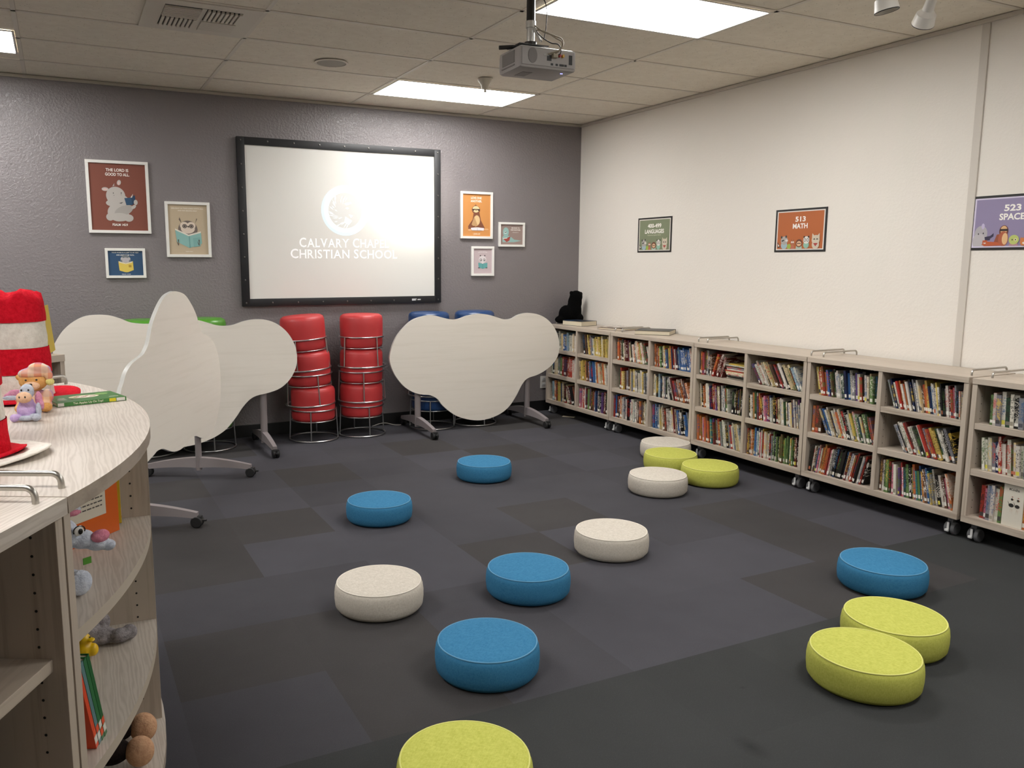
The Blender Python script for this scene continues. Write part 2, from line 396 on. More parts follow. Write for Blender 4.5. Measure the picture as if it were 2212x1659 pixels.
m.cyl((-.1, -.08, .045), (-.1, -.08, .06), .012).cyl((.09, .06, .045), (.09, .06, .06), .012).cyl((0, -.02, .06), (0, -.02, .08), .04, n=24); m.build('mounting_bracket', mat('bracket_black', '3a3836', .4, .6), t, smooth=40)
PIPE = mat('mount_white_metal', 'cfcdc9', .3, .5)
m = MB(); m.cyl((0, -.02, .075), (0, -.02, .14), .026, n=20); m.lathe([(.033, .14), (.033, .168)], mtx=Matrix.Translation((0, -.02, 0)), n=20)
m.tube([(0, -.045, .14), (.05, -.06, .085)], .007).tube([(.012, -.045, .14), (.066, -.05, .085)], .007).cyl((0, -.05, .155), (0, .01, .155), .004)
m.build('mount_neck', PIPE, t, smooth=40)
MB().cyl((0, -.02, .14), (0, -.02, (H-2.415-.002)/1.08), .028, n=24).build('ceiling_pole', mat('pole_black', '17130f', .35), t, smooth=40)
def cable(pts, r, m, parent, name='cable'):
    cu = bpy.data.curves.new(name, 'CURVE'); cu.dimensions = '3D'; cu.bevel_depth = r; cu.bevel_resolution = 2
    s = cu.splines.new('BEZIER'); s.bezier_points.add(len(pts)-1)
    for q, p in zip(s.bezier_points, pts): q.co = p; q.handle_left_type = q.handle_right_type = 'AUTO'
    o = bpy.data.objects.new(name, cu); COL.objects.link(o)
    me = bpy.data.meshes.new_from_object(o.evaluated_get(bpy.context.evaluated_depsgraph_get()))
    bpy.data.objects.remove(o); ob = bpy.data.objects.new(name, me); me.materials.append(m); COL.objects.link(ob)
    for p in me.polygons: p.use_smooth = True
    if parent: ob.parent = parent
    return ob
CBG = mat('cable_beige', '8d8372', .5); CBK = mat('cable_black', '1c1a18', .5)
cable([(.01, -.045, .15), (.05, -.07, .125), (.12, -.12, .1), (.15, -.17, .075), (.13, -.19, .04), (.045, -.175, .012)], .0035, CBG, t)
cable([(.015, -.045, .13), (.06, -.07, .125), (.12, -.13, .09), (.14, -.18, .06), (.12, -.19, .03), (.075, -.165, .012)], .0028, CBG, t)
cable([(.01, -.045, .14), (.04, -.06, .11), (.09, -.12, .07), (.13, -.17, .05), (.13, -.18, .02), (.1, -.165, .012)], .0028, CBK, t)
cable([(.06, .0, (H-2.415-.002)/1.08), (.068, 0, .3), (.1, -.03, .25), (.09, -.06, .15), (.07, -.07, .09)], .003, CBK, t, 'power_cable')
# the projector's own beam on the screen
sp = bpy.data.lights.new('projector_beam', 'SPOT'); so = bpy.data.objects.new('projector_beam', sp); COL.objects.link(so)
so.location = (-2.37, -3.14, 2.36); so.rotation_euler = (Vector((-1.80, 0, 2.03))-so.location).to_track_quat('-Z', 'Y').to_euler()
sp.energy = 330; sp.spot_size = math.radians(19.5); sp.spot_blend = 1; sp.shadow_soft_size = .02; sp.color = (1, .97, .86)
# ------------------------------------------------------------------ projection screen
SX0, SX1, SZ0, SZ1 = -3.323, -1.529, 1.104, 2.466
t = thing('projection_screen', 'wall mounted white projection screen in wide black frame showing a school logo', 'projection screen', (0, 0, 0))
SB = mat('screen_frame_vinyl', '17171a', .45); m = MB(); bw = .062
m.box((SX0, -.042, SZ0), (SX1, -.003, SZ0+bw), bev=.004).box((SX0, -.042, SZ1-bw), (SX1, -.003, SZ1), bev=.004)
m.box((SX0, -.0425, SZ0+.004), (SX0+bw, -.003, SZ1-.004), bev=.004).box((SX1-bw, -.0425, SZ0+.004), (SX1, -.003, SZ1-.004), bev=.004)
fr = m.build('frame', SB, t, smooth=30)
SNAP = mat('snap_metal', '6d6a66', .3, .9)
def snap(x, z): m.lathe([(.0075, 0), (.006, .004), (.0, .005)], n=10, mtx=Matrix.Translation((x, -.0425, z)) @ Matrix.Rotation(PI/2, 4, 'X'))
m = MB()
for i in range(9):
    x = SX0+.03+(SX1-SX0-.06)*i/8; snap(x, SZ0+.028); snap(x, SZ1-.028)
for i in range(1, 7):
    z = SZ0+.03+(SZ1-SZ0-.06)*i/7; snap(SX0+.028, z); snap(SX1-.028, z)
m.build('snap', SNAP, fr)
SCR = mat('screen_fabric', 'dcdad4', .75, spec=.2)
MB().box((SX0+bw-.004, -.03, SZ0+bw-.004), (SX1-bw+.004, -.026, SZ1-bw+.004)).build('screen_fabric', SCR, t)
m = MB(); m.box((SX1-.29, -.0435, SZ0+.022), (SX1-.245, -.0425, SZ0+.04)); m.box((SX1-.235, -.0433, SZ0+.026), (SX1-.205, -.0425, SZ0+.036)); m.build('maker_tag', mat('tag_white', 'c9c9c9', .5), t, fix=False)
PJ = mat('projected_white', 'f6f6f6', .8, emit=(1, 1, 1, 1), estr=.28); PJ2 = mat('projected_tint', 'd5e6ef', .8, emit=(.75, .92, 1, 1), estr=.18)
PJ3 = mat('projected_grey', 'd9d8d4', .8)
lx, lz = -2.426, 1.906
def flat(m, vs, fs, mi, x, z, y): m.add([(x+a, y, z+b) for a, b in vs], fs, mi)
m = MB()
ring = lambda r1, r2, n=56: ([(r1*math.cos(2*PI*k/n), r1*math.sin(2*PI*k/n)) for k in range(n)]+[(r2*math.cos(2*PI*k/n), r2*math.sin(2*PI*k/n)) for k in range(n)], [(k, (k+1) % n, n+(k+1) % n, n+k) for k in range(n)])
v_, f_ = ring(.212, .182); flat(m, v_, f_, 1, lx, lz, -.0305); v_, f_ = ring(.186, .15); flat(m, v_, f_, 0, lx, lz, -.0307)
dsk = [(.15*math.cos(2*PI*k/40), .15*math.sin(2*PI*k/40)) for k in range(40)]; flat(m, dsk, [list(range(40))], 2, lx, lz, -.0304)
rl = random.Random(3)
for k in range(26):      # lion's mane strokes
    a = PI*.55+PI*1.05*k/26; r_ = .06+.07*rl.random(); ln = .03+.03*rl.random()
    p = Vector((r_*math.cos(a)+.01, r_*math.sin(a))); d = Vector((math.cos(a-.7), math.sin(a-.7)))*ln; n_ = Vector((-d.y, d.x)).normalized()*.004
    flat(m, [p-n_*.3, p+d*.5-n_, p+d, p+d*.5+n_], [(0, 1, 2, 3)], 0, lx, lz, -.0309)
for pl in ([(-.01, .06), (.05, .075), (.06, .06), (.01, .045)], [(.0, .02), (.02, .03), (.035, .02), (.02, .012)], [(.03, -.03), (.07, -.04), (.05, -.06)], [(.0, -.05), (.06, -.085), (.03, -.12), (-.01, -.1)]):
    flat(m, pl, [list(range(len(pl)))], 0, lx, lz, -.0309)
def serif_line(m, words, cap, cx, cz, width, y, mi):
    """roman capitals: plain glyphs with slab serifs, first letters taller"""
    SER = {'I': ([.5], [.5]), 'H': ([.06, .94], [.06, .94]), 'N': ([.06], [.06, .94]), 'L': ([.08], [.08]), 'P': ([.08], [.08]), 'R': ([.08, .95], [.08]), 'A': ([.0, 1], []), 'V': ([], [0, 1]), 'Y': ([.5], [0, 1]), 'T': ([.5], []), 'E': ([.08], [.08])}
    x = 0; out = []
    for w_ in words:
        for i, ch in enumerate(w_):
            k = cap*(1.07 if i == 0 else 1); v_, f_ = text2d(ch, k, .006); xs = [p[0] for p in v_]; wd = max(xs)-min(xs); sx = .92
            out.append(([((p[0]-min(xs))*sx+x, p[1]+(k/2)) for p in v_], f_)); wd *= sx; st = k*.035; sl = k*.11
            lo, hi = SER.get(ch, ([], []))
            for q, z in [(q, 0) for q in lo]+[(q, k-st) for q in hi]: out.append(([(x+q*wd-sl, z), (x+q*wd+sl, z), (x+q*wd+sl, z+st), (x+q*wd-sl, z+st)], [(0, 1, 2, 3)]))
            if ch == 'T':
                for q in (0, 1): out.append(([(x+q*wd-st*.7, k-k*.2), (x+q*wd+st*.7, k-k*.2), (x+q*wd+st*.7, k), (x+q*wd-st*.7, k)], [(0, 1, 2, 3)]))
            if ch in 'LE': out.append(([(x+wd-st*1.2, 0), (x+wd, 0), (x+wd+st*.4, k*.22), (x+wd-st, k*.18)], [(0, 1, 2, 3)]))
            x += wd+cap*.17
        x += cap*.42
    tot = x-cap*.59; s_ = width/tot
    for i_, (v_, f_) in enumerate(out): flat(m, [((p[0]-tot/2)*s_, p[1]-cap/2) for p in v_], f_, mi, cx, cz, y-.00002*i_)
serif_line(m, ['CALVARY', 'CHAPEL'], .072, lx-.006, 1.630, .80, -.0312, 0)
serif_line(m, ['CHRISTIAN', 'SCHOOL'], .072, lx-.006, 1.537, .955, -.0312, 0)
m.build('projected_logo', [PJ, PJ2, PJ3], t, fix=False)
# ------------------------------------------------------------------ framed prints and signs
_mc = {}
def pm(h, rough=.55):
    if h not in _mc: _mc[h] = mat('print_'+h, h, rough)
    return _mc[h]
class Art:
    """flat printed artwork, drawn in fractions of the print (0..1 across, 0..1 up)"""
    def __init__(s, W, Hh, y): s.W, s.H, s.y, s.k = W, Hh, y, 0; s.mb = MB(); s.mats = []; s.lo = -1; s.lt = MB(); s.lm = []
    def mi(s, h):
        m = pm(h)
        if m not in s.mats: s.mats.append(m)
        return s.mats.index(m)
    def poly(s, pts, h):
        s.k += 1; y = s.y-.00012*s.k
        s.mb.add([((a-.5)*s.W, y, (max(b, s.lo)-.5)*s.H) for a, b in pts], [list(range(len(pts)))], s.mi(h)); return s
    def ell(s, cx, cy, rx, ry, h, rot=0, a0=0, a1=360):
        n = 28; asp = s.W/s.H; c, d = math.cos(math.radians(rot)), math.sin(math.radians(rot)); pts = []
        for k in range(n):
            a = math.radians(a0+(a1-a0)*k/(n if a1-a0 == 360 else n-1)); x, y = rx*math.cos(a), ry*math.sin(a)
            pts.append((cx+(x*c-y*d), cy+(x*d+y*c)*asp))
        return s.poly(pts, h)
    def text(s, body, cx, cy, h, width=None, col='f0ece4', bold=.02):
        vs, fs = text2d(body, h*s.H, bold, width*s.W if width else None)
        s.k += 1; y = s.y-.00012*s.k; m = pm(col)
        if m not in s.lm: s.lm.append(m)
        s.lt.add([((cx-.5)*s.W+a, y, (cy-.5)*s.H+b) for a, b in vs], fs, s.lm.index(m)); return s
def picture(name, label, cx, cz, W, Hh, bg, draw, border=.022, wall='back', frame=FRAMEW, tilt=0, depth=.022):
    if wall == 'back': t = thing(name, label, 'picture' if name == 'framed_print' else 'sign', (cx, -.001, cz))
    else: t = thing(name, label, 'sign', (-.001, cx, cz), -PI/2)
    t.rotation_euler = (0, tilt, 0) if wall == 'back' else (0, 0, -PI/2)
    a, b = W/2, Hh/2; m = MB()
    if border > 0:
        e = border
        m.box((-a, -depth, -b), (a, 0, -b+e), bev=.0015).box((-a, -depth, b-e), (a, 0, b), bev=.0015)
        m.box((-a, -depth, -b+e), (-a+e, 0, b-e), bev=.0015).box((a-e, -depth, -b+e), (a, 0, b-e), bev=.0015)
        m.build('frame', frame, t); py = -.01
        MB().box((-a+e*.9, -.009, -b+e*.9), (a-e*.9, -.001, b-e*.9)).build('backing', pm('8d8880'), t)
        A = Art(W-2*e, Hh-2*e, py)
    else:
        MB().box((-a, -.003, -b), (a, 0, b)).build('black_mount', mat('sign_black', '141212', .5), t)
        A = Art(W, Hh, -.0032)
    if border > 0: A.poly([(0, 0), (1, 0), (1, 1), (0, 1)], bg)
    draw(A)
    A.mb.build('print', A.mats, t, fix=False)
    if A.lt.v: A.lt.build('lettering', A.lm, t, fix=False)
    return t
def hippo(A):
    A.text('THE LORD IS', .5, .905, .042, .4).text('GOOD TO ALL.', .5, .84, .042, .43)
    w_, k_ = 'b4aea8', 'a39d97'
    A.ell(.27, .615, .06, .035, w_).ell(.27, .612, .045, .02, 'd3b3ad').ell(.52, .72, .035, .05, w_, -15).ell(.515, .712, .018, .034, 'd3b3ad', -15)
    A.ell(.48, .27, .19, .17, w_).ell(.33, .2, .07, .07, w_, 30).ell(.66, .19, .085, .07, w_).ell(.58, .3, .18, .09, k_, 25)
    A.ell(.5, .2, .17, .08, w_).ell(.45, .52, .17, .17, w_, 10).ell(.55, .46, .14, .1, w_, -20).ell(.42, .41, .15, .07, w_)
    A.poly([(.4, .66), (.44, .71), (.43, .67), (.48, .68)], w_)
    A.ell(.41, .56, .008, .01, '2a2522').ell(.55, .565, .009, .011, '2a2522').ell(.42, .525, .005, .006, '2a2522').ell(.545, .54, .005, .006, '2a2522')
    A.poly([(.5, .41), (.58, .43), (.54, .405)], '2a2522')
    A.poly([(.6, .49), (.72, .5), (.74, .39), (.63, .385)], '2a4a66').poly([(.72, .5), (.79, .54), (.8, .44), (.74, .39)], '1f3a55').poly([(.71, .5), (.76, .56), (.74, .5)], 'd8d4cc')
    A.ell(.8, .43, .035, .05, w_).ell(.76, .36, .05, .03, w_, 40)
    A.text('PSALM 145:9', .5, .085, .034, .27)
picture('framed_print', 'largest framed print, brown, of a white hippo reading a blue book', -4.218, 1.9555, .442, .542, '7a4334', hippo)
def owl(A):
    A.text('DELIGHT IN THE LORD WITH ALL', .5, .925, .02, .82, 'e6e0d4').text('AND FOR HEALING ONLY', .5, .88, .02, .5, 'e6e0d4')
    A.poly([(.27, .7), (.29, .75), (.34, .62)], '5b4f48').poly([(.68, .62), (.72, .73), (.74, .72)], '5b4f48')
    A.ell(.49, .5, .25, .24, '6f625b').ell(.45, .58, .16, .12, '6f625b').ell(.49, .52, .18, .13, 'd8c8b8').ell(.4, .58, .11, .1, 'd8c8b8').ell(.58, .58, .11, .1, 'd8c8b8')
    for x in (.41, .58): A.ell(x, .57, .06, .055, '4b423e').ell(x, .57, .042, .04, '8d8078').ell(x, .57, .02, .02, '2b2523')
    A.poly([(.48, .57), (.52, .57), (.5, .53)], '3a302a').poly([(.45, .575), (.54, .575), (.54, .565), (.45, .565)], '3a302a')
    A.poly([(.16, .5), (.5, .38), (.82, .46), (.84, .22), (.51, .13), (.2, .25)], '86b3ad').poly([(.5, .38), (.53, .375), (.54, .14), (.51, .13)], '6d9a97').poly([(.16, .52), (.5, .4), (.82, .47), (.82, .44), (.5, .37), (.16, .49)], 'ded8cc')
    A.poly([(.61, .33), (.8, .35), (.8, .17), (.62, .15)], '7aa8a3')
    for x in (.23, .76): A.poly([(x-.05, .28), (x, .17), (x+.06, .3), (x+.01, .2)], '4b4039').poly([(x-.01, .3), (x+.005, .17), (x+.02, .3)], '4b4039')
    A.text('ISAIAH 40:31', .5, .06, .015, .18, 'e6e0d4')
picture('framed_print', 'tan framed print of an owl with glasses behind an open teal book', -3.72, 1.721, .34, .432, 'b9a88e', owl)
def mouse(A):
    A.text('YOUR WORD IS A LAMP TO MY FEET', .5, .93, .045, .78).text('AND LIGHT TO MY PATH.', .5, .83, .045, .52)
    A.ell(.5, .62, .15, .17, '6e7478').ell(.5, .6, .1, .1, 'b3aeb2').ell(.4, .68, .04, .04, 'b3aeb2').ell(.6, .68, .04, .04, 'b3aeb2')
    A.poly([(.29, .58), (.5, .5), (.71, .58), (.72, .22), (.55, .13), (.48, .13), (.31, .2)], 'd9bf57').poly([(.31, .58), (.5, .48), (.69, .58), (.69, .53), (.5, .46), (.31, .53)], 'dcd6c6')
    A.poly([(.58, .43), (.66, .43), (.66, .33), (.58, .33)], 'b08d2e').text('PSALM 119:105', .5, .05, .03, .25)
picture('framed_print', 'small blue framed print of a mouse behind a yellow book', -4.195, 1.457, .288, .228, '27496a', mouse, .02)
def sloth(A):
    A.text('LOVE ONE', .49, .91, .05, .38).text('ANOTHER.', .49, .835, .05, .4)
    b_ = '7c4a33'
    A.poly([(.4, .58), (.36, .4), (.2, .24), (.21, .16), (.36, .13), (.68, .13), (.8, .2), (.66, .38), (.6, .58)], b_)
    A.ell(.48, .63, .15, .13, b_).poly([(.42, .72), (.47, .76), (.52, .72)], b_).ell(.48, .645, .125, .1, 'e2c99c').poly([(.34, .65), (.62, .65), (.6, .6), (.5, .625), (.38, .6)], '3b2620').ell(.48, .6, .08, .045, 'e2c99c').ell(.48, .62, .02, .015, '2a1c18')
    A.ell(.51, .38, .11, .16, 'd9b98a').poly([(.42, .47), (.54, .25), (.42, .22), (.32, .28)], 'bb9468').poly([(.2, .24), (.46, .25), (.4, .2), (.22, .15)], b_).poly([(.5, .25), (.79, .22), (.74, .15), (.6, .2)], b_)
    A.poly([(.3, .2), (.52, .215), (.77, .2), (.76, .14), (.3, .14)], 'dcd8dc').poly([(.52, .215), (.53, .215), (.53, .14), (.52, .14)], 'a8a4a8').ell(.85, .17, .09, .025, 'd9a878').ell(.26, .15, .07, .03, 'd9a878')
    A.text('1 JOHN 4:19', .5, .05, .035, .25, 'eadfc6')
picture('framed_print', 'orange framed print of a brown sloth reading an open book', -1.152, 1.902, .334, .428, 'c98a4c', sloth)
def croc(A):
    A.text('BE KIND TO', .68, .83, .055, .36).text('ONE ANOTHER.', .68, .73, .055, .45).text('EPHESIANS 4:32', .68, .61, .02, .27)
    A.poly([(.1, .12), (.08, .35), (.18, .5), (.45, .4), (.62, .25), (.95, .2), (.6, .12)], '8fb3ae').ell(.24, .62, .13, .18, '8fb3ae').ell(.22, .6, .07, .05, 'c6d2cc').poly([(.14, .62), (.3, .64), (.24, .58)], '46605c')
    A.poly([(.1, .3), (.3, .33), (.45, .42), (.4, .2), (.28, .12)], '9b4038').poly([(.1, .31), (.3, .34), (.3, .3), (.11, .27)], 'dcd6cc')
picture('framed_print', 'small taupe framed print of a teal crocodile reading beside the orange print', -.777, 1.732, .282, .228, '95817a', croc, .02)
def panda(A):
    A.text('A TRUE FRIEND IS', .5, .9, .02, .4, 'f0ece8').text('ALWAYS LOYAL AND', .5, .85, .02, .5, 'f0ece8')
    A.ell(.5, .57, .2, .17, 'd9d2d2').ell(.38, .72, .035, .03, '3a3836').ell(.62, .72, .035, .03, '3a3836')
    for x in (.4, .59): A.ell(x, .55, .065, .07, '4a4846').ell(x, .55, .048, .053, 'd9d2d2').ell(x+.01, .54, .025, .03, '3a3836')
    A.poly([(.26, .44), (.5, .4), (.76, .44), (.76, .24), (.51, .19), (.28, .24)], '5f9f9d').poly([(.5, .4), (.52, .4), (.52, .19), (.5, .19)], '457f80').ell(.5, .42, .05, .03, 'd9d2d2')
    A.ell(.3, .23, .06, .02, '3a3836').ell(.71, .23, .06, .02, '3a3836')
picture('framed_print', 'smallest portrait framed print, pale pink, of a panda with a teal book', -1.087, 1.481, .238, .275, 'bfaeb0', panda, .022)
def animals(A, space=False):
    def face(x, y, r, c1, c2, kind):
        A.ell(x, y-.11, r*.9, r*.9, c2)
        A.ell(x, y, r, r*.95, c1)
        if kind == 'raccoon':
            A.ell(x-r*.8, y+r*1.15, r*.25, r*.3, '3c3a38').ell(x+r*.5, y+r*1.3, r*.25, r*.3, '3c3a38').poly([(x-r*.8, y), (x-.1*r, y+.35*r), (x+.0*r, y), (x-r*.6, y-.4*r)], '2c2a28').ell(x+r*.7, y, r*.4, r*.25, 'd8d4cc')
        if kind == 'deer':
            A.poly([(x-r*.5, y+r), (x-r*.7, y+r*2), (x-r*.2, y+r)], '6b3f2c').poly([(x+r*.5, y+r), (x+r*.7, y+r*2), (x+r*.2, y+r)], '6b3f2c').ell(x-r*.4, y+r*.2, r*.35, r*.35, 'd6cec4').ell(x+r*.4, y+r*.2, r*.35, r*.35, 'd6cec4')
        if kind == 'monkey':
            A.ell(x, y-r*.15, r*.72, r*.6, 'd9b08c').poly([(x-r*.5, y+r*.1), (x+r*.5, y+r*.1), (x+r*.5, y-r*.35), (x, y-r*.1), (x-r*.5, y-r*.35)], '3a2620')
        if kind == 'panda':
            A.ell(x-r*.7, y+r*1.2, r*.25, r*.25, '2c2a28').ell(x+r*.7, y+r*1.2, r*.25, r*.25, '2c2a28')
            for q in (-.45, .45): A.ell(x+q*r, y, r*.38, r*.42, '33302e').ell(x+q*r, y, r*.26, r*.3, 'd9d4cc')
        if kind == 'cat':
            A.poly([(x-r*.95, y+r*.5), (x-r*.9, y+r*2), (x-r*.2, y+r)], c1).poly([(x+r*.95, y+r*.5), (x+r*.9, y+r*2), (x+r*.2, y+r)], c1).poly([(x-r*.7, y+r*.1), (x-r*.3, y+r*.5), (x-r*.1, y)], '2c2a28').poly([(x+r*.7, y+r*.1), (x+r*.3, y+r*.5), (x+r*.1, y)], '2c2a28').poly([(x-r*.6, y-r), (x+r*.6, y-r), (x, y-r*2)], 'a33a34')
        if kind == 'bird': A.ell(x-r*.3, y, r*.12, r*.16, '2c2a28').ell(x+r*.35, y, r*.28, r*.3, 'd9d4a8').ell(x+r*.35, y, r*.12, r*.16, '2c2a28').poly([(x, y), (x+r*.15, y-r*.15), (x-r*.1, y-r*.2)], 'c9792a')
        if kind == 'fox': A.poly([(x-r, y+r*.3), (x-r*.9, y+r*1.5), (x-r*.3, y+r)], c1).poly([(x+r, y+r*.3), (x+r*.9, y+r*1.5), (x+r*.3, y+r)], c1).ell(x, y-r*.4, r*.5, r*.25, 'e6ddcf').ell(x, y-r*.1, r*.1, r*.1, '2c2a28')
    if not space:
        A.poly([(.07, .1), (.06, .24), (.13, .12)], '2c2a28'); A.poly([(.075, .13), (.07, .2), (.11, .14)], 'd6cec4')
        face(.2, .27, .07, 'a8a29c', '9db3bb', 'raccoon'); A.ell(.3, .13, .04, .04, '9ab04a'); face(.37, .22, .04, 'a5664a', 'b56a52', 'deer'); face(.5, .2, .065, '6b3a28', 'a9c0b0', 'monkey'); face(.64, .27, .06, 'd9d4cc', '8fb8a4', 'panda'); face(.82, .27, .075, 'c9bda8', 'c9bda8', 'cat')
    else:
        A.ell(.14, .3, .08, .1, 'a9a4a8').ell(.12, .16, .08, .1, 'b4afb2').ell(.16, .44, .02, .035, 'b9aecb').ell(.11, .3, .008, .01, '2c2a28').ell(.17, .31, .008, .01, '2c2a28').poly([(.19, .24), (.26, .26), (.26, .18), (.2, .17)], '2e2640').poly([(.26, .26), (.3, .31), (.3, .25), (.26, .21)], '2e2640')
        A.poly([(.3, .1), (.34, .28), (.42, .3), (.44, .1)], '8f4a30').ell(.42, .34, .055, .07, '6b3427').ell(.42, .36, .04, .05, 'd3a878').poly([(.37, .38), (.47, .38), (.47, .34), (.37, .34)], '2a1a16').ell(.42, .2, .06, .09, 'a9583a').ell(.44, .2, .035, .07, 'd9b080')
        A.poly([(.16, .1), (.2, .16), (.36, .14), (.4, .08), (.2, .07)], 'b5562e'); face(.2, .14, .03, 'b5562e', 'e0d8cc', 'fox'); face(.55, .18, .06, 'b3bd6a', 'b0808c', 'bird'); face(.68, .14, .055, 'c4753a', 'c4753a', 'fox'); A.ell(.72, .2, .04, .06, 'cfa93a'); face(.86, .2, .06, '8a6a52', '6a8a7a', 'monkey')
def sign(bg, l1, l2, w1, w2, sub=None, space=False, edge='d9d4cc'):
    def d(A):
        A.poly([(.035, .045), (.965, .045), (.965, .955), (.035, .955)], edge); A.poly([(.055, .07), (.945, .07), (.945, .93), (.055, .93)], bg)
        A.text(l1, .5, .76, .11, w1, bold=.03).text(l2, .5, .6, .11, w2, bold=.03)
        if sub: A.text(sub, .5, .49, .03, .4, 'c4c4a8')
        A.lo = .072; animals(A, space)
    return d
picture('wall_sign', 'smallest visible sign, green, reading 400-499 LANGUAGES', -1.169, 1.709, .456, .3, '72805a', sign('7c8468', '400-499', 'LANGUAGES', .4, .56, 'Dictionaries, Spanish, Hebrew'), 0, 'right')
picture('wall_sign', 'orange laminated sign reading 513 MATH on the white wall', -2.756, 1.6945, .448, .298, 'a8532c', sign('b0602f', '513', 'MATH', .2, .29), 0, 'right')
picture('wall_sign', 'purple laminated sign reading 523 SPACE, cut by the right edge', -4.197, 1.69, .45, .298, '8a7fa0', sign('8a7f9f', '523', 'SPACE', .2, .3, space=True, edge='cfc8dc'), 0, 'right')
# ------------------------------------------------------------------ wall outlet and thin cable
t = thing('wall_outlet', 'white electrical outlet plate low on the grey wall beside the bookcase', 'outlet', (-.395, -.001, .288))
MB().box((-.035, -.006, -.06), (.035, 0, .06), bev=.002).build('plate', WHITE, t)
MB().box((-.018, -.009, .01), (.018, -.005, .04), bev=.003).box((-.018, -.009, -.04), (.018, -.005, -.01), bev=.003).build('socket', LGREY, t)
tag(cable([(-2.22, -.05, .006), (-2.1, -.03, .02), (-2.0, -.1, .006), (-1.9, -.06, .006)], .0035, mat('white_cable', 'a8a29a', .5), None, 'floor_cable'), 'thin pale cable lying along the black baseboard between stool stacks', 'cable')
tag(MB().box((-.06, -.02, 0), (.06, .02, .004)).build('paper_scrap', PAPER, loc=(-.36, -.42, .001), rz=-.9), 'white paper scrap on the carpet under the corner bookcase', 'paper')
# ------------------------------------------------------------------ floor cushions
FAB = {'blue': fabric('blue_woven_fabric', '1f5f86', '437fa2'), 'green': fabric('lime_woven_fabric', '9c9f40', 'c2c364'), 'white': fabric('cream_woven_fabric', 'a8a092', 'd2cbc0')}
PIPE_M = {'blue': mat('blue_piping', '5289ab', .8), 'green': mat('lime_piping', 'cbcb72', .8), 'white': mat('cream_piping', 'd4cdc1', .8)}
def cushion(kind, label, x, y, z=0, rz=0):
    t = thing('floor_cushion', label, 'floor cushion', (x, y, z), rz, 'round floor cushions')
    if kind not in cushion.c:
        R = .19; p = [(0, .001), (R-.035, .001), (R-.014, .007), (R-.003, .022), (R, .05), (R, .078), (R-.003, .1), (R-.009, .1145), (R-.014, .118), (R-.03, .1215), (R-.07, .124), (0, .126)]
        a = MB().lathe(p, n=56).build('upholstery', FAB[kind], t, smooth=60)
        b = MB().tube([((R-.0115)*math.cos(k*PI/32), (R-.0115)*math.sin(k*PI/32), .1172) for k in range(64)], .003, closed=True, n=6).build('piping', PIPE_M[kind], t, smooth=80)
        cushion.c[kind] = (a.data, b.data)
    else:
        for nm, d in zip(('upholstery', 'piping'), cushion.c[kind]):
            o = bpy.data.objects.new(nm, d); COL.objects.link(o); o.parent = t
    return t
cushion.c = {}
for k, x, y, rz, lb in [
    ('blue', -3.096, -2.629, .3, 'blue round floor cushion nearest the left tables, beyond the cream one'),
    ('blue', -2.13, -2.073, 1.2, 'farthest blue round floor cushion, alone at the middle of the carpet'),
    ('blue', -2.865, -3.927, 2.1, 'blue round floor cushion between the two single cream cushions'),
    ('blue', -3.362, -4.484, .7, 'biggest looking blue round floor cushion, front centre of the carpet'),
    ('blue', -1.372, -4.582, 2.6, 'blue round floor cushion behind the two touching lime cushions'),
    ('white', -.6, -2.13, .4, 'cream round floor cushion touching the bookcase, farthest of the cluster'),
    ('white', -1.278, -2.874, 1.9, 'cream round floor cushion in front of the two lime cluster cushions'),
    ('white', -2.219, -3.664, .2, 'cream round floor cushion alone in the centre of the carpet'),
    ('white', -3.52, -3.783, 1.5, 'cream round floor cushion at left between the blue cushions'),
    ('green', -.815, -2.445, .9, 'lime round floor cushion in the cluster, between two cream cushions'),
    ('green', -.813, -2.844, 2.2, 'lime round floor cushion in the cluster, nearest the bookcase casters'),
    ('green', -1.853, -4.999, 1.1, 'rear one of the two touching lime floor cushions at right'),
    ('green', -2.207, -5.145, .0, 'front one of the two touching lime floor cushions at right'),
    ('green', -3.749, -5.091, .8, 'lime round floor cushion cut off by the bottom edge')]:
    cushion(k, lb, x, y, 0, rz)
# ------------------------------------------------------------------ stacked drum stools
VIN = {'red': mat('red_vinyl', 'ba3638', .42), 'blue': mat('navy_vinyl', '1d3c69', .3), 'green': mat('green_vinyl', '4f8f2c', .3)}
def make_stool(kind, label, loc):
    t = thing('drum_stool', label, 'stool', loc, 0, kind+' drum stools in stacks')
    R = .182; p = [(0, .165), (R-.03, .166), (R-.012, .172), (R-.004, .19), (R-.004, .22), (R-.001, .3), (R, .36), (R-.001, .41), (R-.008, .432), (R-.03, .446), (R-.08, .45), (0, .451)]
    MB().lathe(p, n=40).build('seat', VIN[kind], t, smooth=50)
    m = MB(); circ = lambda r, z: [(r*math.cos(k*PI/20), r*math.sin(k*PI/20), z) for k in range(40)]
    m.tube(circ(.188, .258), .006, closed=True, n=6); m.tube(circ(.18, .166), .0045, closed=True, n=6)
    m.build('upper_ring', CHROME, t, smooth=80)
    MB().tube(circ(.2, .0075), .0072, closed=True, n=6).build('base_ring', CHROME, t, smooth=80)
    for k in range(4):
        a = PI/4+k*PI/2; c, s = math.cos(a), math.sin(a)
        MB().tube([(.188*c, .188*s, .258), (.2*c, .2*s, .008)], .0058, n=6).build('leg', CHROME, t, smooth=80)
    return t
ORD = ['bottom', 'middle', 'top']
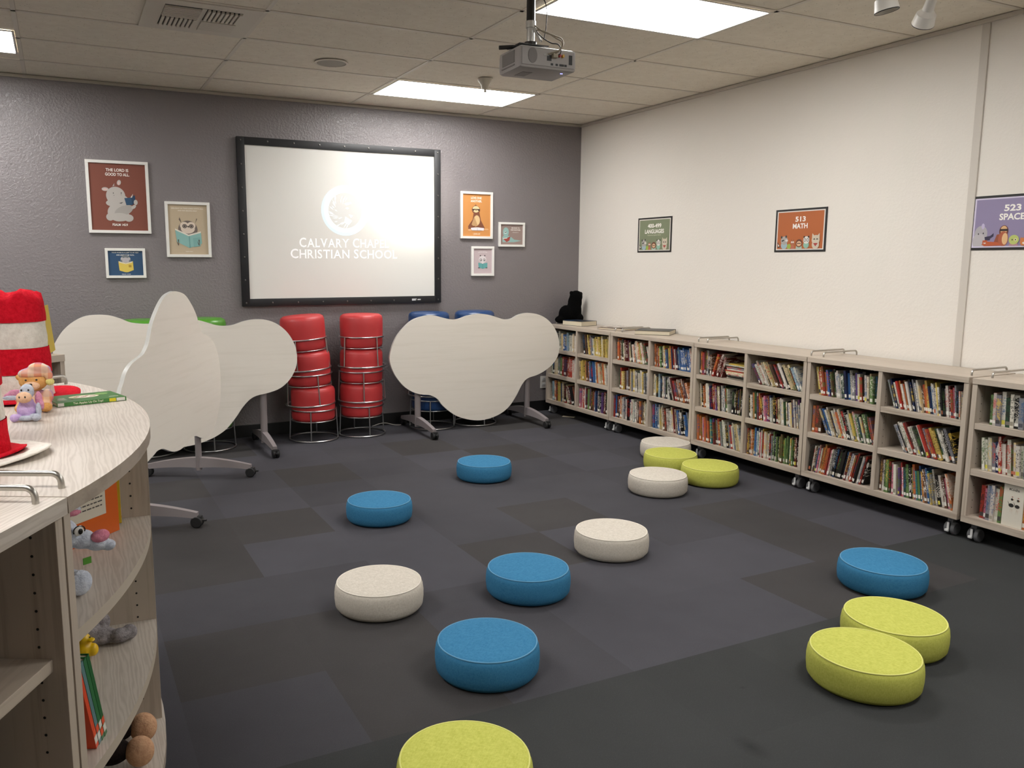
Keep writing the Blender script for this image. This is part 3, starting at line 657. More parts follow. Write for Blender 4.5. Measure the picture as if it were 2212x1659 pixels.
def stack(kind, x, y, tx, ty, where, rots):
    for i in range(3):
        f = i/2; loc = (x+(tx-x)*f, y+(ty-y)*f, .001+.2935*i); lb = f'{ORD[i]} {kind} drum stool {where}'
        if kind not in stack.c: stack.c[kind] = o = make_stool(kind, lb, loc); o.rotation_euler = (0, 0, rots[i])
        else: o = dup(stack.c[kind], loc, rots[i], lb)
        if kind == 'red' and tx < -2.6 and i: o.location.x = x-(.016, .04)[i-1]; o.rotation_euler = (Matrix.Rotation(math.radians((-2.2, -4)[i-1]), 4, 'Y') @ Matrix.Rotation(rots[i], 4, 'Z')).to_euler()
stack.c = {}
stack('red', -2.825, -.3, -2.895, -.27, 'of the leaning stack partly behind a table', (.4, .9, .15))
stack('red', -2.395, -.28, -2.385, -.28, 'of the straight stack under the screen', (.8, .55, 1.2))
stack('blue', -1.725, -.262, -1.75, -.262, 'of the stack behind the right table column', (.3, .6, .9))
stack('blue', -1.30, -.27, -1.30, -.27, 'of the stack behind the right table centre', (.8, .3, .5))
stack('green', -3.667, -.28, -3.69, -.28, 'of the stack right of the edge-on table', (.8, .3, .5))
stack('green', -4.12, -.28, -4.12, -.28, 'of the stack left of the edge-on table', (.6, .3, .5))
# ------------------------------------------------------------------ flip-top cloud tables
def smoothpoly(p, n=4):
    N = len(p); out = []
    for i in range(N):
        a, b, c, d = (Vector(p[(i+k) % N]) for k in (-1, 0, 1, 2))
        for j in range(n):
            t = j/n; out.append(tuple(.5*((2*b)+(c-a)*t+(2*a-5*b+4*c-d)*t*t+(3*b-a-3*c+d)*t**3)))
    return out
def area(p): return sum(p[i-1][0]*p[i][1]-p[i][0]*p[i-1][1] for i in range(len(p)))
def table(label, cx, cy, ang, outline, cols, ty):
    """local x runs along the table, -y faces the front casters; outline is (x, z) of the tipped-up top"""
    t = thing('flip_top_table', label, 'table', (cx, cy, 0), ang, 'cloud shaped flip-top tables')
    o = smoothpoly(outline)
    if area(o) < 0: o = o[::-1]
    m = MB(); m.prism(o, ty, ty+.022, 'y', 0, 1)
    top = m.build('table_top', [W_TAB, EDGE], t, smooth=30)
    for x in cols:
        m = MB(); m.prism([(.028*math.cos(k*PI/10), .02*math.sin(k*PI/10)) for k in range(20)], .05, .66, 'z', mtx=Matrix.Translation((x, 0, 0)))
        lg = m.build('leg', LEGM, t, smooth=40)
        for s in (-1, 1):
            ft = MB(); L = .36; n = 8; vs = []; fs = []
            for k in range(n+1):
                f = k/n; yy = s*(.01+f*(L-.01)); zt = .138-.05*f**1.6; hh = .07-.038*f; ww = .026-.007*f
                vs += [(x-ww, yy, zt-hh), (x+ww, yy, zt-hh), (x+ww*.8, yy, zt), (x-ww*.8, yy, zt)]
            for k in range(n):
                for q in range(4): fs.append((k*4+q, k*4+(q+1) % 4, (k+1)*4+(q+1) % 4, (k+1)*4+q))
            fs += [(3, 2, 1, 0), (n*4, n*4+1, n*4+2, n*4+3)]
            ft.add(vs, fs); foot = ft.build('foot', LEGM, lg, smooth=35)
        for s in (-1, 1):
            c = MB(); yc = s*.355; cx_ = x+.004
            for q in (-1, 1): c.lathe([(0, -.011), (.028, -.011), (.033, -.006), (.033, .006), (.028, .011), (0, .011)], n=20, mtx=Matrix.Translation((cx_+q*.0145, yc, .034)) @ Matrix.Rotation(PI/2, 4, 'Y'))
            c.cyl((cx_, yc-s*.012, .03), (cx_, yc-s*.012, .072), .013, n=12); c.box((cx_-.02, yc-.026, .046), (cx_+.02, yc+.02, .068), bev=.006)
            c.box((cx_-.008, yc+(.018 if s > 0 else -.052), .036), (cx_+.008, yc+(.052 if s > 0 else -.018), .046), bev=.002)
            c.build('caster', BLK_R, t, smooth=40)
    xm = (cols[0]+cols[1])/2
    MB().box((cols[0]-.03, -.022, .64), (cols[1]+.03, .022, .7), bev=.004).build('crossbar', LEGM, t)
    return t
T3 = [(-2.214,.645),(-2.2,.742),(-2.157,.838),(-2.094,.914),(-2.009,.982),(-1.902,1.014),(-1.816,1.02),(-1.729,.998),(-1.641,.979),(-1.574,.981),(-1.484,1.007),(-1.38,1.021),(-1.278,1.01),(-1.185,.983),(-1.114,.964),(-1.043,.97),(-.972,1.002),(-.875,1.016),(-.753,.996),(-.653,.942),(-.576,.854),(-.533,.741),(-.54,.624),(-.595,.54),(-.679,.48),(-.768,.442),(-.867,.417),(-.925,.365),(-.987,.262),(-1.068,.161),(-1.178,.097),(-1.32,.066),(-1.446,.076),(-1.574,.116),(-1.664,.173),(-1.731,.232),(-1.775,.289),(-1.841,.326),(-1.928,.34),(-2.014,.37),(-2.099,.432),(-2.173,.532)]
table('pale cloud shaped flip-top table tipped up in front of blue stools, rightmost', -1.938, -.44, 0, [(x+1.938, z) for x, z in T3], (0, 1.1), -.06)
T1 = [(-4.733,.87),(-4.715,.914),(-4.667,.987),(-4.605,1.044),(-4.529,1.084),(-4.454,1.095),(-4.364,1.089),(-4.289,1.064),(-4.229,1.036),(-4.167,1.024),(-4.089,1.021),(-4.008,1.032),(-3.927,1.044),(-3.846,1.048),(-3.764,1.039),(-3.698,1.02),(-3.631,.997),(-3.564,.988),(-3.495,.996),(-3.424,1.019),(-3.343,1.031),(-3.248,1.024),(-3.159,.986),(-3.082,.914),(-3.033,.821),(-3.017,.728),(-3.031,.636),(-3.082,.547),(-3.157,.485),(-3.25,.454),(-3.34,.438),(-3.394,.413),(-3.45,.359),(-3.505,.283),(-3.579,.198),(-3.65,.15),(-3.72,.12),(-3.806,.096),(-3.907,.084),(-4.007,.083),(-4.103,.114),(-4.181,.164),(-4.242,.222),(-4.302,.279),(-4.362,.325),(-4.437,.359),(-4.526,.39),(-4.613,.441),(-4.682,.529),(-4.727,.647),(-4.74,.763)]
table('pale cloud shaped flip-top table tipped up before green stools, behind the edge-on one', -4.385, -.51, 0, [(x+4.385, z) for x, z in T1], (0, 1.1), -.05)
T2 = [(.439,1.288),(.291,1.263),(.181,1.202),(.087,1.122),(.043,1.051),(-.023,.99),(-.106,.97),(-.218,.925),(-.3,.857),(-.351,.765),(-.365,.635),(-.346,.503),(-.278,.396),(-.194,.318),(-.078,.279),(.034,.278),(.129,.304),(.198,.328),(.285,.337),(.386,.314),(.506,.305),(.614,.319),(.696,.346),(.777,.374),(.86,.381),(.923,.368),(1.07,.348),(1.218,.385),(1.323,.46),(1.375,.558),(1.374,.68),(1.297,.8),(1.264,.834),(1.217,.886),(1.142,.924),(1.055,.942),(.98,.959),(.913,1.001),(.877,1.046),(.848,1.093),(.8,1.146),(.707,1.217),(.619,1.263),(.531,1.283)]
_a = math.radians(63.2)
# local x of this table points away from the viewer (opposite to the traced direction)
table('pale cloud shaped flip-top table seen nearly edge-on, nearest of the three', -3.883, -1.186, _a, [(-x, z) for x, z in T2], (0, -1.1), -.06)
# ------------------------------------------------------------------ wall bookcases
CF, CD, CY, CW = -.431, .40, -.111, 1.052      # front plane, depth, start, pitch of the units
ZT, ZB = .876, .103
ST = [.642, .397, .14]; STH = [.033, .035, .037]
def caster(par, x, y, r=.036, s=1):
    m = MB()
    for q in (-1, 1):
        m.lathe([(0, -.011), (r*.86, -.011), (r, -.005), (r, .005), (r*.86, .011), (0, .011)], n=22, mtx=Matrix.Translation((x+q*.017, y, r)) @ Matrix.Rotation(PI/2, 4, 'Y'))
    m.cyl((x, y+.005, r), (x, y+.005, ZB*.97), .012, n=12); m.box((x-.016, y-.02, .075), (x+.016, y+.03, .1), bev=.004)
    c = m.build('caster', GREYP, par, smooth=40)
    MB().box((x-.006, y-.04, .028), (x+.006, y-.034, .072), bev=.002).box((x-.014, y-.046, .022), (x+.006, y-.034, .034), bev=.002).build('brake_lever', LGREY, c)
def handle(par, pts, r=.0055):
    """inverted U rail on a cabinet top; pts = (foot, foot, z0, height)"""
    (ax, ay), (bx, by), z0, h = pts; A = Vector((ax, ay, z0)); B = Vector((bx, by, z0)); d = (B-A).normalized(); up = Vector((0, 0, 1)); c = .018
    p = [A, A+up*(h-c)]+[A+up*(h-c)+up*c*math.sin(a)+d*c*(1-math.cos(a)) for a in (.4, .8, 1.2, PI/2)]
    q = [B+up*(h-c)+up*c*math.sin(a)-d*c*(1-math.cos(a)) for a in (PI/2, 1.2, .8, .4)]+[B+up*(h-c), B]
    return MB().tube(p+q, r, n=10).build('top_rail', STEEL, par, smooth=60)
def bookcase(label, y0, W=CW-.006):
    t = thing('low_bookcase', label, 'bookcase', (CF, y0, 0), -PI/2, 'low rolling bookcases along the white wall')
    th = .026
    MB().box((0, -.004, ZT-.03), (W, CD, ZT), bev=.0012).build('top_panel', W_X, t)
    MB().box((0, 0, ZB), (W, CD, ZB+.037), bev=.0012).build('bottom_panel', W_X, t)
    for x in (0, W-th): 
        m = MB().box((x, 0, ZB+.037), (x+th, CD, ZT-.03), 0, bev=.001)
        xx = x+th+.0004 if x == 0 else x-.0004
        for k in range(16):
            zz = .18+k*.04
            m.lathe([(.0025, -.0003), (.0025, .0003)], 1, n=8, mtx=Matrix.Translation((xx, .045, zz)) @ Matrix.Rotation(PI/2, 4, 'Y'))
        m.build('side_panel', [W_Z, HOLE], t)
    xm = W/2; m = MB().box((xm-th/2, 0, ZB+.037), (xm+th/2, CD-.012, ZT-.03), bev=.001)
    for k in range(16): m.lathe([(.0025, -.0003), (.0025, .0003)], 1, n=8, mtx=Matrix.Translation((xm+th/2+.0004, .045, .18+k*.04)) @ Matrix.Rotation(PI/2, 4, 'Y'))
    m.build('divider', [W_Z, HOLE], t)
    MB().box((th, CD-.01, ZB+.037), (W-th, CD-.002, ZT-.03)).build('back_panel', W_Z, t)
    for c in range(2):
        a = th+.0006 if c == 0 else xm+th/2+.0006; b = xm-th/2-.0006 if c == 0 else W-th-.0006
        for k in range(2): MB().box((a, .004, ST[k]-STH[k]), (b, CD-.0105, ST[k]), bev=.0015).build('shelf', W_X, t)
    for x in (.055, W-.055):
        for y in (.055, CD-.06): caster(t, x, y)
    for x in (.05, W-.04): handle(t, ((x, .08), (x, .385), ZT, .03))
    return t
CN = ['bookcase nearest the corner', 'second bookcase from corner', 'third bookcase from corner', 'fourth bookcase from corner', 'bookcase cut by right edge']
for k in range(5): bookcase('low rolling laminate '+(CN[k] if k else 'bookcase nearest the grey wall corner')+' along the white wall', CY-k*CW-(.014 if k == 4 else 0))
# ------------------------------------------------------------------ books
BKM = mat('book_cover', 'ffffff', .4, spec=.35); g = G(BKM)
a1 = g.n('ShaderNodeAttribute', attribute_name='cover'); a2 = g.n('ShaderNodeAttribute', attribute_name='accent')
uvn = g.n('ShaderNodeUVMap', uv_map='UVMap'); mp = g.n('ShaderNodeMapping'); mp.inputs['Scale'].default_value = (2.2, 26, 1); g.l(uvn.outputs[0], mp.inputs['Vector'])
nz = g.noise(mp.outputs[0], 1, 2, .6); sx = g.n('ShaderNodeSeparateXYZ'); g.l(uvn.outputs[0], sx.inputs[0])
vv = g.math('SUBTRACT', sx.outputs['Y'], g.math('FLOOR', sx.outputs['Y']))
band = g.math('MULTIPLY', g.math('GREATER_THAN', vv, .3), g.math('LESS_THAN', vv, .9))
txt = g.math('MULTIPLY', g.math('GREATER_THAN', nz, .56), band)
mp2 = g.n('ShaderNodeMapping'); mp2.inputs['Scale'].default_value = (.6, 3, 1); g.l(uvn.outputs[0], mp2.inputs['Vector'])
blk = g.math('GREATER_THAN', g.noise(mp2.outputs[0], 1.3, 0), .62)
cc = g.mix(g.math('MULTIPLY', blk, .55), a1.outputs['Color'], a2.outputs['Color'])
g.color(g.mix(g.math('MULTIPLY', txt, .8), cc, a2.outputs['Color']))
LBL = mat('spine_label', 'd9d6cd', .6)
BC = {'w': ('white', 'bdb7ab'), 'c': ('cream', 'b5a582'), 'r': ('red', '933328'), 'R': ('dark red', '5a2421'), 'o': ('orange', 'ac6234'), 'y': ('yellow', 'b8a052'), 'g': ('green', '5a7344'), 'G': ('dark green', '2b4030'),
      'b': ('blue', '34588a'), 'N': ('navy blue', '20294a'), 'l': ('light blue', '8599a5'), 'k': ('black', '1a1918'), 'a': ('grey', '77767a'), 'p': ('purple', '5e3f70'), 'n': ('brown', '5b4030'), 'P': ('pink', 'b86a7c'), 't': ('tan', '9d8763'), 'T': ('teal', '3f7f82')}
ACC = ['d8d2c4', '1f1d1c', 'b3342a', '30557f', 'd1b04a', '4d6b3a', 'e4dfd4', '2a2320']
def book_geo(th, h, d, code, rg):
    """cover mesh data in local space: x thickness 0..th, y 0 (spine) .. d, z 0..h"""
    t = min(.0022, th*.18); q = .003
    cov = [((0, t, 0), (t, d, h)), ((th-t, t, 0), (th, d, h)), ((0, 0, 0), (th, t, h))]
    pag = ((t, t, .002), (th-t, d-q, h-q))
    return cov, pag
def jit(c, rg, a=.18):
    k = 1+rg.uniform(-a, a); return (min(1, c[0]*k), min(1, c[1]*(k+rg.uniform(-.05, .05))), min(1, c[2]*k), 1)
class BookSet:
    """gathers several books in one mesh, or builds single ones"""
    def __init__(s): s.mb = MB(); s.cols = []; s.acc = []; s.uvs = []
    def book(s, th, h, d, code, rg, mtx, mesh=True):
        base = jit(s2l(BC[code][1]), rg); acc = s2l(rg.choice(ACC)); cov, pag = book_geo(th, h, d, code, rg); off = rg.randint(0, 400); offx = rg.uniform(0, 50)
        for lo, hi in cov:
            o = len(s.mb.f); s.mb.box(lo, hi, 0, mtx)
            v = [(lo[0],lo[1],lo[2]),(hi[0],lo[1],lo[2]),(hi[0],hi[1],lo[2]),(lo[0],hi[1],lo[2]),(lo[0],lo[1],hi[2]),(hi[0],lo[1],hi[2]),(hi[0],hi[1],hi[2]),(lo[0],hi[1],hi[2])]
            for fi in ((3,2,1,0),(4,5,6,7),(0,1,5,4),(1,2,6,5),(2,3,7,6),(3,0,4,7)):
                s.cols.append(base); s.acc.append(acc)
                s.uvs.append([(offx+(v[i][0]*60 if fi == (0,1,5,4) else v[i][1]*9), off+min(.999, max(.001, v[i][2]/h))) for i in fi])
        return pag, base
    def finish(s, name, parent=None, loc=None):
        ob = s.mb.build(name, [BKM, PAPER, LBL], parent, loc, fix=False); me = ob.data
        ca = me.color_attributes.new('cover', 'FLOAT_COLOR', 'CORNER'); cb = me.color_attributes.new('accent', 'FLOAT_COLOR', 'CORNER'); uv = me.uv_layers.new(name='UVMap')
        for p in me.polygons:
            i = p.index
            for k, li in enumerate(p.loop_indices):
                if i < len(s.cols) and s.cols[i]:
                    ca.data[li].color = s.cols[i]; cb.data[li].color = s.acc[i]; uv.data[li].uv = s.uvs[i][k]
        return ob
def single_book(th, h, d, code, rg, mtx, label, group=None, sticker=True, name='book', cat='book'):
    b = BookSet(); pag, base = b.book(th, h, d, code, rg, Matrix.Identity(4)); o = b.finish(name)
    o.matrix_world = mtx; tag(o, label, cat, group)
    MB().box(pag[0], pag[1]).build('pages', PAPER, o)
    if sticker and th > .004:
        e = .0006; lz = min(rg.uniform(.014, .026), h*.12)
        MB().box((th*.08, -.0005, .012), (th*.92, 0, .012+lz)).build('spine_label', LBL if rg.random() < .6 else pm(rg.choice(['c9c04a', 'b96a4a', '8a8474', '3c3a38', '9a9484', '6f6a62', '4a4a52'])), o)
    return o
def ordn(n): return {1: 'first', 2: '2nd', 3: '3rd'}.get(n, f"{n}{'st' if n % 10 == 1 and n != 11 else 'nd' if n % 10 == 2 and n != 12 else 'rd' if n % 10 == 3 and n != 13 else 'th'}")
# cell -> list of runs (codes, lean0, lean1, start fraction, end fraction); lean>0 tips the tops to the left
CELLS = {
 (0,0,0): [('ywwkwwcbblwwcw', 6, 0, .05, .95)], (0,0,1): [('wkcaagrRrorww', 0, 0, .05, .97)], (0,0,2): [('loncyNcnk', 2, 2, .12, .62), ('cRkn', 24, 20, .66, 1)],
 (0,1,0): [('knkyn', 10, 12, .1, .4), ('aawyyycyyycyyyycyy', 10, 3, .4, 1)], (0,1,1): [('cyyyonobbNblwowccocwwN', 5, 9, 0, 1)], (0,1,2): [('PwrwwRngnknaNNakpprRk', 0, 0, .05, .95)],
 (1,0,0): [('oonkcRRckwoacoywgGwcy', 2, 20, .05, 1)], (1,0,1): [('GrynanycaywwgwGwyaww', 2, 4, .15, 1)], (1,0,2): [('rbknkocwakwkpwwwwwnoonyncw', 0, 3, .02, .97)],
 (1,1,0): [('ooonrgkwgyrbPyoNrwRNbbbbbbbbwwc', 3, 14, .02, 1)], (1,1,1): [('cwkllkkwwakawww', 1, 3, .05, .5), ('kwRrnonoRnoo', 18, 24, .5, 1)], (1,1,2): [('NbbblwccwwnnrwwwwrRwnkabNkkbbbalw', 3, 14, .02, 1)],
 (2,0,0): [('GorRaakn', 2, 2, .02, .28), ('rRrRrR', -18, -18, .3, .62)], (2,0,1): [('wnkoowwwwNkrPbpgckwaaGgww', 6, 5, .03, .7), ('akkkknknkGk', 0, 0, .72, 1)], (2,0,2): [('oocPonoGTpRnaraawwkarwwaccwrR', 3, 14, .02, 1)],
 (2,1,0): [('RwwwwcwkcytnkrrnkwkccyGlw', 34, 28, .02, 1)], (2,1,1): [('kwwoGwRrRkwPprNwwkrRRcwwGgtkwcnwpcpww', 4, 8, .02, .98)], (2,1,2): [('rnnkoygblawPwRrwwwwwwkagkkgGykngggGtyngGRk', 0, 1, .02, .97)],
 (3,0,0): [('yrorobNnkwwwwGNbwapwrkwccgG', 12, 4, .02, .98)], (3,0,1): [('onn', 0, 0, .02, .16), ('bNbwwckkwwowcwkkwcygwgGwkgGno', 26, 17, .1, 1)], (3,0,2): [('kwnwNPwoyoorwPwakkkkkkkwRwwrrRkwwark', -7, -14, .02, .95)],
 (3,1,0): [('aNNwwrrwonwkNkawwcnoyNbwwwywwkkawRrPakwc', 20, 5, .02, 1)], (3,1,1): [('awkwwrRwwwkwraoryykwwkak', 28, 22, .3, 1)], (3,1,2): [('nwkggGwPwwprPGgkyoTgbyonbTyawnkwnPwowwkk', 0, 17, .02, .99)],
 (4,0,0): [('gwawGwkanPwryknkntwyy', 2, 5, .12, 1)], (4,0,1): [('wwwaNrwnwnwwwanwaktwaycwwkng', 5, 4, .06, 1)], (4,0,2): [('rPawwg', 0, 0, .1, .34), ('oyraaakaaakaawbpk', 0, 0, .56, .98)]}
stuff = BookSet(); cnt = 0
TN = ['top', 'middle', 'bottom']; SN = ['left', 'right']
def place_cell(key, individual):
    global cnt
    u, c, k = key; rg = random.Random(u*100+c*10+k); th_ = .026; W = CW-.006; y0 = CY-u*CW-(.014 if u == 4 else 0)
    xa = th_+.002 if c == 0 else W/2+th_/2+.002; xb = W/2-th_/2-.002 if c == 0 else W-th_-.002; z = ST[k]+.0006
    hmax = ((ZT-.03) if k == 0 else ST[k-1]-STH[k-1])-ST[k]-.006; cw = xb-xa
    base = Matrix.Translation((CF, y0, 0)) @ Matrix.Rotation(-PI/2, 4, 'Z'); idx = 0
    for codes, l0, l1, f0, f1 in CELLS[key]:
        n = len(codes); width = cw*(f1-f0); sg = -1 if l0 < 0 else 1
        mean = math.radians(abs(l0+l1)/2); hN = hmax*.93 if mean < .3 else min(hmax*.93, hmax*.97)
        lead = hN*math.sin(math.radians(abs(l0 if sg > 0 else l1)))*.96
        avail = (width-(lead if (f0 < .2 or sg < 0) and mean > .02 else 0))*math.cos(mean)
        ws = [rg.uniform(.6, 1.4) for _ in codes]; tot = sum(ws); ws = [q/tot*avail*.965 for q in ws]
        x = xa+cw*f0+(lead if sg > 0 and f0 < .2 else 0); prev = None
        for i, cd_ in enumerate(codes):
            a = math.radians(l0+(l1-l0)*i/max(1, n-1)); idx += 1
            th = ws[i]; h = hN*rg.uniform(.8, 1.0)*(1 if abs(a) < .3 else min(1, 1/ math.cos(a)*.98)); h = min(h, (hmax-th*abs(math.sin(a)))/math.cos(a)*.99); d = rg.uniform(.17, .26)
            yy = .018+rg.uniform(0, .02)
            # tilt about the bottom edge that touches the shelf
            if a >= 0:      # tops to the left: pivot = bottom left corner raised? rotate about lower-right... the left corner stays on the shelf
                R = Matrix.Rotation(-a, 4, 'Y'); px_, pz = x, z+th*math.sin(0)
                # after rotation by -a about y the right bottom corner rises/falls; lift so the lowest corner rests
                low = min(0, -th*math.sin(-a)*-1); cor = [Vector((0, 0, 0)), Vector((th, 0, 0))]; low = min((R @ q).z for q in cor)
            else:
                R = Matrix.Rotation(-a, 4, 'Y'); cor = [Vector((0, 0, 0)), Vector((th, 0, 0))]; low = min((R @ q).z for q in cor); px_ = x
            # clear the previous book (a different lean can make the tops meet)
            mtx = Matrix.Translation((px_, yy, z-low)) @ R
            if prev is not None:
                need = 0
                for s_ in (0, .25, .5, .75, 1):
                    p = mtx @ Vector((0, 0, h*s_)); q = prev[0].inverted() @ p
                    if 0 <= q.z <= prev[2]:
                        need = max(need, (prev[1]-q.x)/max(.3, math.cos(a)))
                    for s2 in (0, .5, 1):
                        p2 = mtx.inverted() @ (prev[0] @ Vector((prev[1], 0, prev[2]*s2)))
                        if 0 <= p2.z <= h: need = max(need, p2.x/max(.3, math.cos(a)))
                if need > 0: mtx = Matrix.Translation((need+.0003, 0, 0)) @ mtx
            right = max((mtx @ Vector((th, 0, zz))).x for zz in (0, h)); left = min((mtx @ Vector((0, 0, zz))).x for zz in (0, h))
            if right > xb+.0005: break
            if left < xa: mtx = Matrix.Translation((xa-left, 0, 0)) @ mtx
            prev = (mtx.copy(), th, h); x = (mtx @ Vector((th, 0, 0))).x+.0003
            if individual:
                nm = BC[cd_][0]
                single_book(th, h, d, cd_, rg, base @ mtx, f"{nm} book, {ordn(idx)} from left, {TN[k]} shelf, {SN[c]} bay of {CN[u]}", 'children books on the '+CN[u])
                cnt += 1
            else:
                m4 = base @ mtx; pag, _b = stuff.book(th, h, d, cd_, rg, m4); stuff.cols
                stuff.pg = getattr(stuff, 'pg', []); stuff.pg.append((pag, m4, th, h, rg.random()))
order = [(4,0,0),(4,0,1),(4,0,2),(3,1,0),(3,1,1),(3,1,2),(3,0,0),(3,0,1),(3,0,2),(2,1,2),(2,1,1),(2,1,0),(2,0,2),(2,0,1)]
for kx in order:
    if cnt < 285: place_cell(kx, True); last = kx
    else: CELLS.setdefault('rest', []); CELLS['rest'].append(kx)
print('individual books', cnt, 'last cell', last)
done = set(order)-set(CELLS.get('rest', [])); rest = [k for k in CELLS if k != 'rest' and k not in done]
for kx in rest: place_cell(kx, False)
for pag, m4, th, h, q in stuff.pg: stuff.mb.box(pag[0], pag[1], 1, m4)
for pag, m4, th, h, q in stuff.pg:
    if q < .55: stuff.mb.box((th*.1, -.0006, .01+.012*q), (th*.9, 0, .028+.02*q), 2, m4)
so_ = stuff.finish('shelved_books'); tag(so_, 'rows of many coloured books filling the bookcases toward the room corner', 'books', None, 'stuff')
# horizontal stack of thin magazines (third bookcase, top shelf)
rg = random.Random(5); base = Matrix.Translation((CF, CY-2*CW, 0)) @ Matrix.Rotation(-PI/2, 4, 'Z'); z = ST[0]+.001
for i in range(11):
    th = rg.uniform(.007, .013); L = rg.uniform(.17, .2)
    if i == 9: th = .006
    mtx = base @ Matrix.Translation((.50-.002-rg.uniform(0, .004), .02+rg.uniform(0, .025), z)) @ Matrix.Rotation(-PI/2, 4, 'Y')
    single_book(th, L, .22, 'wkwwcrwatwyw'[i], rg, mtx, f"{BC['wkwwcrwatwyw'[i]][0]} magazine, {ordn(i+1)} from the bottom of the flat pile in third bookcase", 'flat pile of magazines', False, 'magazine', 'magazine'); z += th+.0004
# face-out magazine reading Kids
bx = Matrix.Translation((CF, CY-4*CW-.014, 0)) @ Matrix.Rotation(-PI/2, 4, 'Z')
mg = single_book(.1, .222, .006, 'w', random.Random(1), bx @ Matrix.Translation((.198, .02, ST[2]+.001)), 'white face-out magazine reading Kids with two birds on the bottom shelf', None, False, 'magazine', 'magazine')
mg.data.materials[0] = pm('cfc9bb'); A = Art(.1, .222, -.0003)
A.text('Kids', .52, .87, .055, .5, '25211f', .01)
for x, s_ in ((.42, 1), (.72, .9)):
    A.ell(x, .5, .13*s_, .1*s_, '2a2522').ell(x+.02, .64, .06, .06, '2a2522', 10).poly([(x-.13, .55), (x-.2, .6), (x-.1, .48)], '2a2522').poly([(x+.07, .66), (x+.12, .64), (x+.06, .63)], 'b0703a').ell(x+.03, .7, .04, .02, '8a3a2a').poly([(x-.02, .42), (x-.01, .42), (x-.03, .32)], 'b0703a').poly([(x+.05, .42), (x+.06, .42), (x+.06, .31)], 'b0703a')
A.mb.build('cover_picture', A.mats, mg, loc=(.05, 0, .111), fix=False); A.lt.build('cover_title', A.lm, mg, loc=(.05, 0, .111), fix=False)
# flat books on top of the wall bookcases
def flatbook(label, cx, cy, L, Wd, th, code, rz, z=ZT, cover=None):
    b = single_book(th, L, Wd, code, random.Random(len(label)), Matrix.Translation((cx, cy, z+.0008)) @ Matrix.Rotation(rz, 4, 'Z') @ Matrix.Translation((-L/2, -Wd/2, 0)) @ Matrix.Rotation(PI/2, 4, 'Y') @ Matrix.Translation((-th, 0, 0)), label, None, False)
    if cover: b.data.materials[0] = cover
    return b
flatbook('thick cream-paged black book lying in front of the black plush toy', -.235, -.385, .26, .2, .045, 'k', 1.75)
flatbook('thin red-edged book lying open-side out on the corner bookcase', -.2, -.95, .30, .22, .018, 'R', 1.9)
flatbook('second thin red-edged book lying on top of the first', -.2, -.95, .28, .2, .008, 'w', 1.95, ZT+.019)
flatbook('white paged hardback with black cover lying over the second bookcase', -.2, -1.47, .29, .26, .035, 'k', 2.25)
flatbook('stack of thin magazines lying on the right edge bookcase', -.2, -4.72, .3, .23, .012, 'P', 1.45)
# black plush toy in the corner
BLKF = fuzzy('black_plush', '010101', '050505', 80)
t = thing('plush_toy', 'black plush animal sitting on the bookcase in the room corner', 'plush toy', (-.2, -.165, ZT+.005))
blobobj('body', [((.045, 0, .12), (.085, .055, .12)), ((-.05, -.01, .095), (.085, .045, .085)), ((-.1, -.005, .04), (.075, .04, .04)), ((.055, 0, .2), (.078, .05, .09)), ((.06, -.01, .255), (.072, .048, .065)), ((.005, -.01, .295), (.022, .016, .022)), ((.115, -.01, .285), (.022, .016, .022)), ((.09, -.02, .05), (.05, .045, .045))], BLKF, t, .008, 4)
# ------------------------------------------------------------------ curved island shelving at left
IC = Vector((-6.248, -4.437)); RO = 1.787; RP = 1.776; RI = 1.33; ZI = 1.027
A0, A1 = -28.5, 27.0
def pol(r, deg): a = math.radians(deg); return (IC.x+r*math.cos(a), IC.y+r*math.sin(a))
def sector(m, r0_, r1_, a0, a1, z0, z1, mi=0, side=None, n=20):
    o = [pol(r1_, a0+(a1-a0)*i/n) for i in range(n+1)]; i_ = [pol(r0_, a1+(a0-a1)*i/n) for i in range(n+1)]
    return m.prism(o+i_, z0, z1, 'z', mi, side)
def topwood(name, axis):
    """fine wavy cathedral grain on the worktop laminate"""
    m = mat(name, 'c5bcb1', .4, spec=.4); g = G(m); sc = [1, 1, 1]; sc[axis] = .09
    v = g.coord('Object', tuple(sc)); w_ = g.n('ShaderNodeTexWave', Scale=30); w_.bands_direction = 'Y' if axis == 0 else 'X'; w_.inputs['Distortion'].default_value = 12; w_.inputs['Detail'].default_value = 3; w_.inputs['Detail Scale'].default_value = 1.6
    g.l(v, w_.inputs['Vector']); sc[axis] = 1.5/60; f2 = g.noise(g.coord('Object', tuple(q*60 for q in sc)), 1, 3, .6)
    f = g.math('ADD', g.math('MULTIPLY', w_.outputs['Fac'], .45), g.math('MULTIPLY', f2, .55)); g.color(g.ramp(f, [(.22, 'b5aba0'), (.55, 'c4bbb0'), (.8, 'cac1b7')])); g.bump(f, .04, .001); return m
W_TOP = topwood('laminate_top', 1); W_EDGE = wood('laminate_edge', 1, 'a89b8d', '978a7c')
TRE = mat('worn_light_edge', 'b3a797', .45)
ISH = [.75, .439]
t = thing('curved_bookcase', 'curved laminate bookcase with rounded top holding hats and plush toys', 'bookcase', (IC.x, IC.y, 0)); t0 = t
O = lambda m, name, mats, **k: (lambda ob: (setattr(ob, 'location', (-IC.x, -IC.y, 0)), ob)[1])(m.build(name, mats, t0, **k))
O(sector(MB(), RI, RO, A0, A1, ZI-.032, ZI, 0, 1), 'top_panel', [W_TOP, W_EDGE])
O(sector(MB(), RI, RO-.003, A0, A1, .098, .128, 0, 1), 'bottom_panel', [W_TOP, W_EDGE])
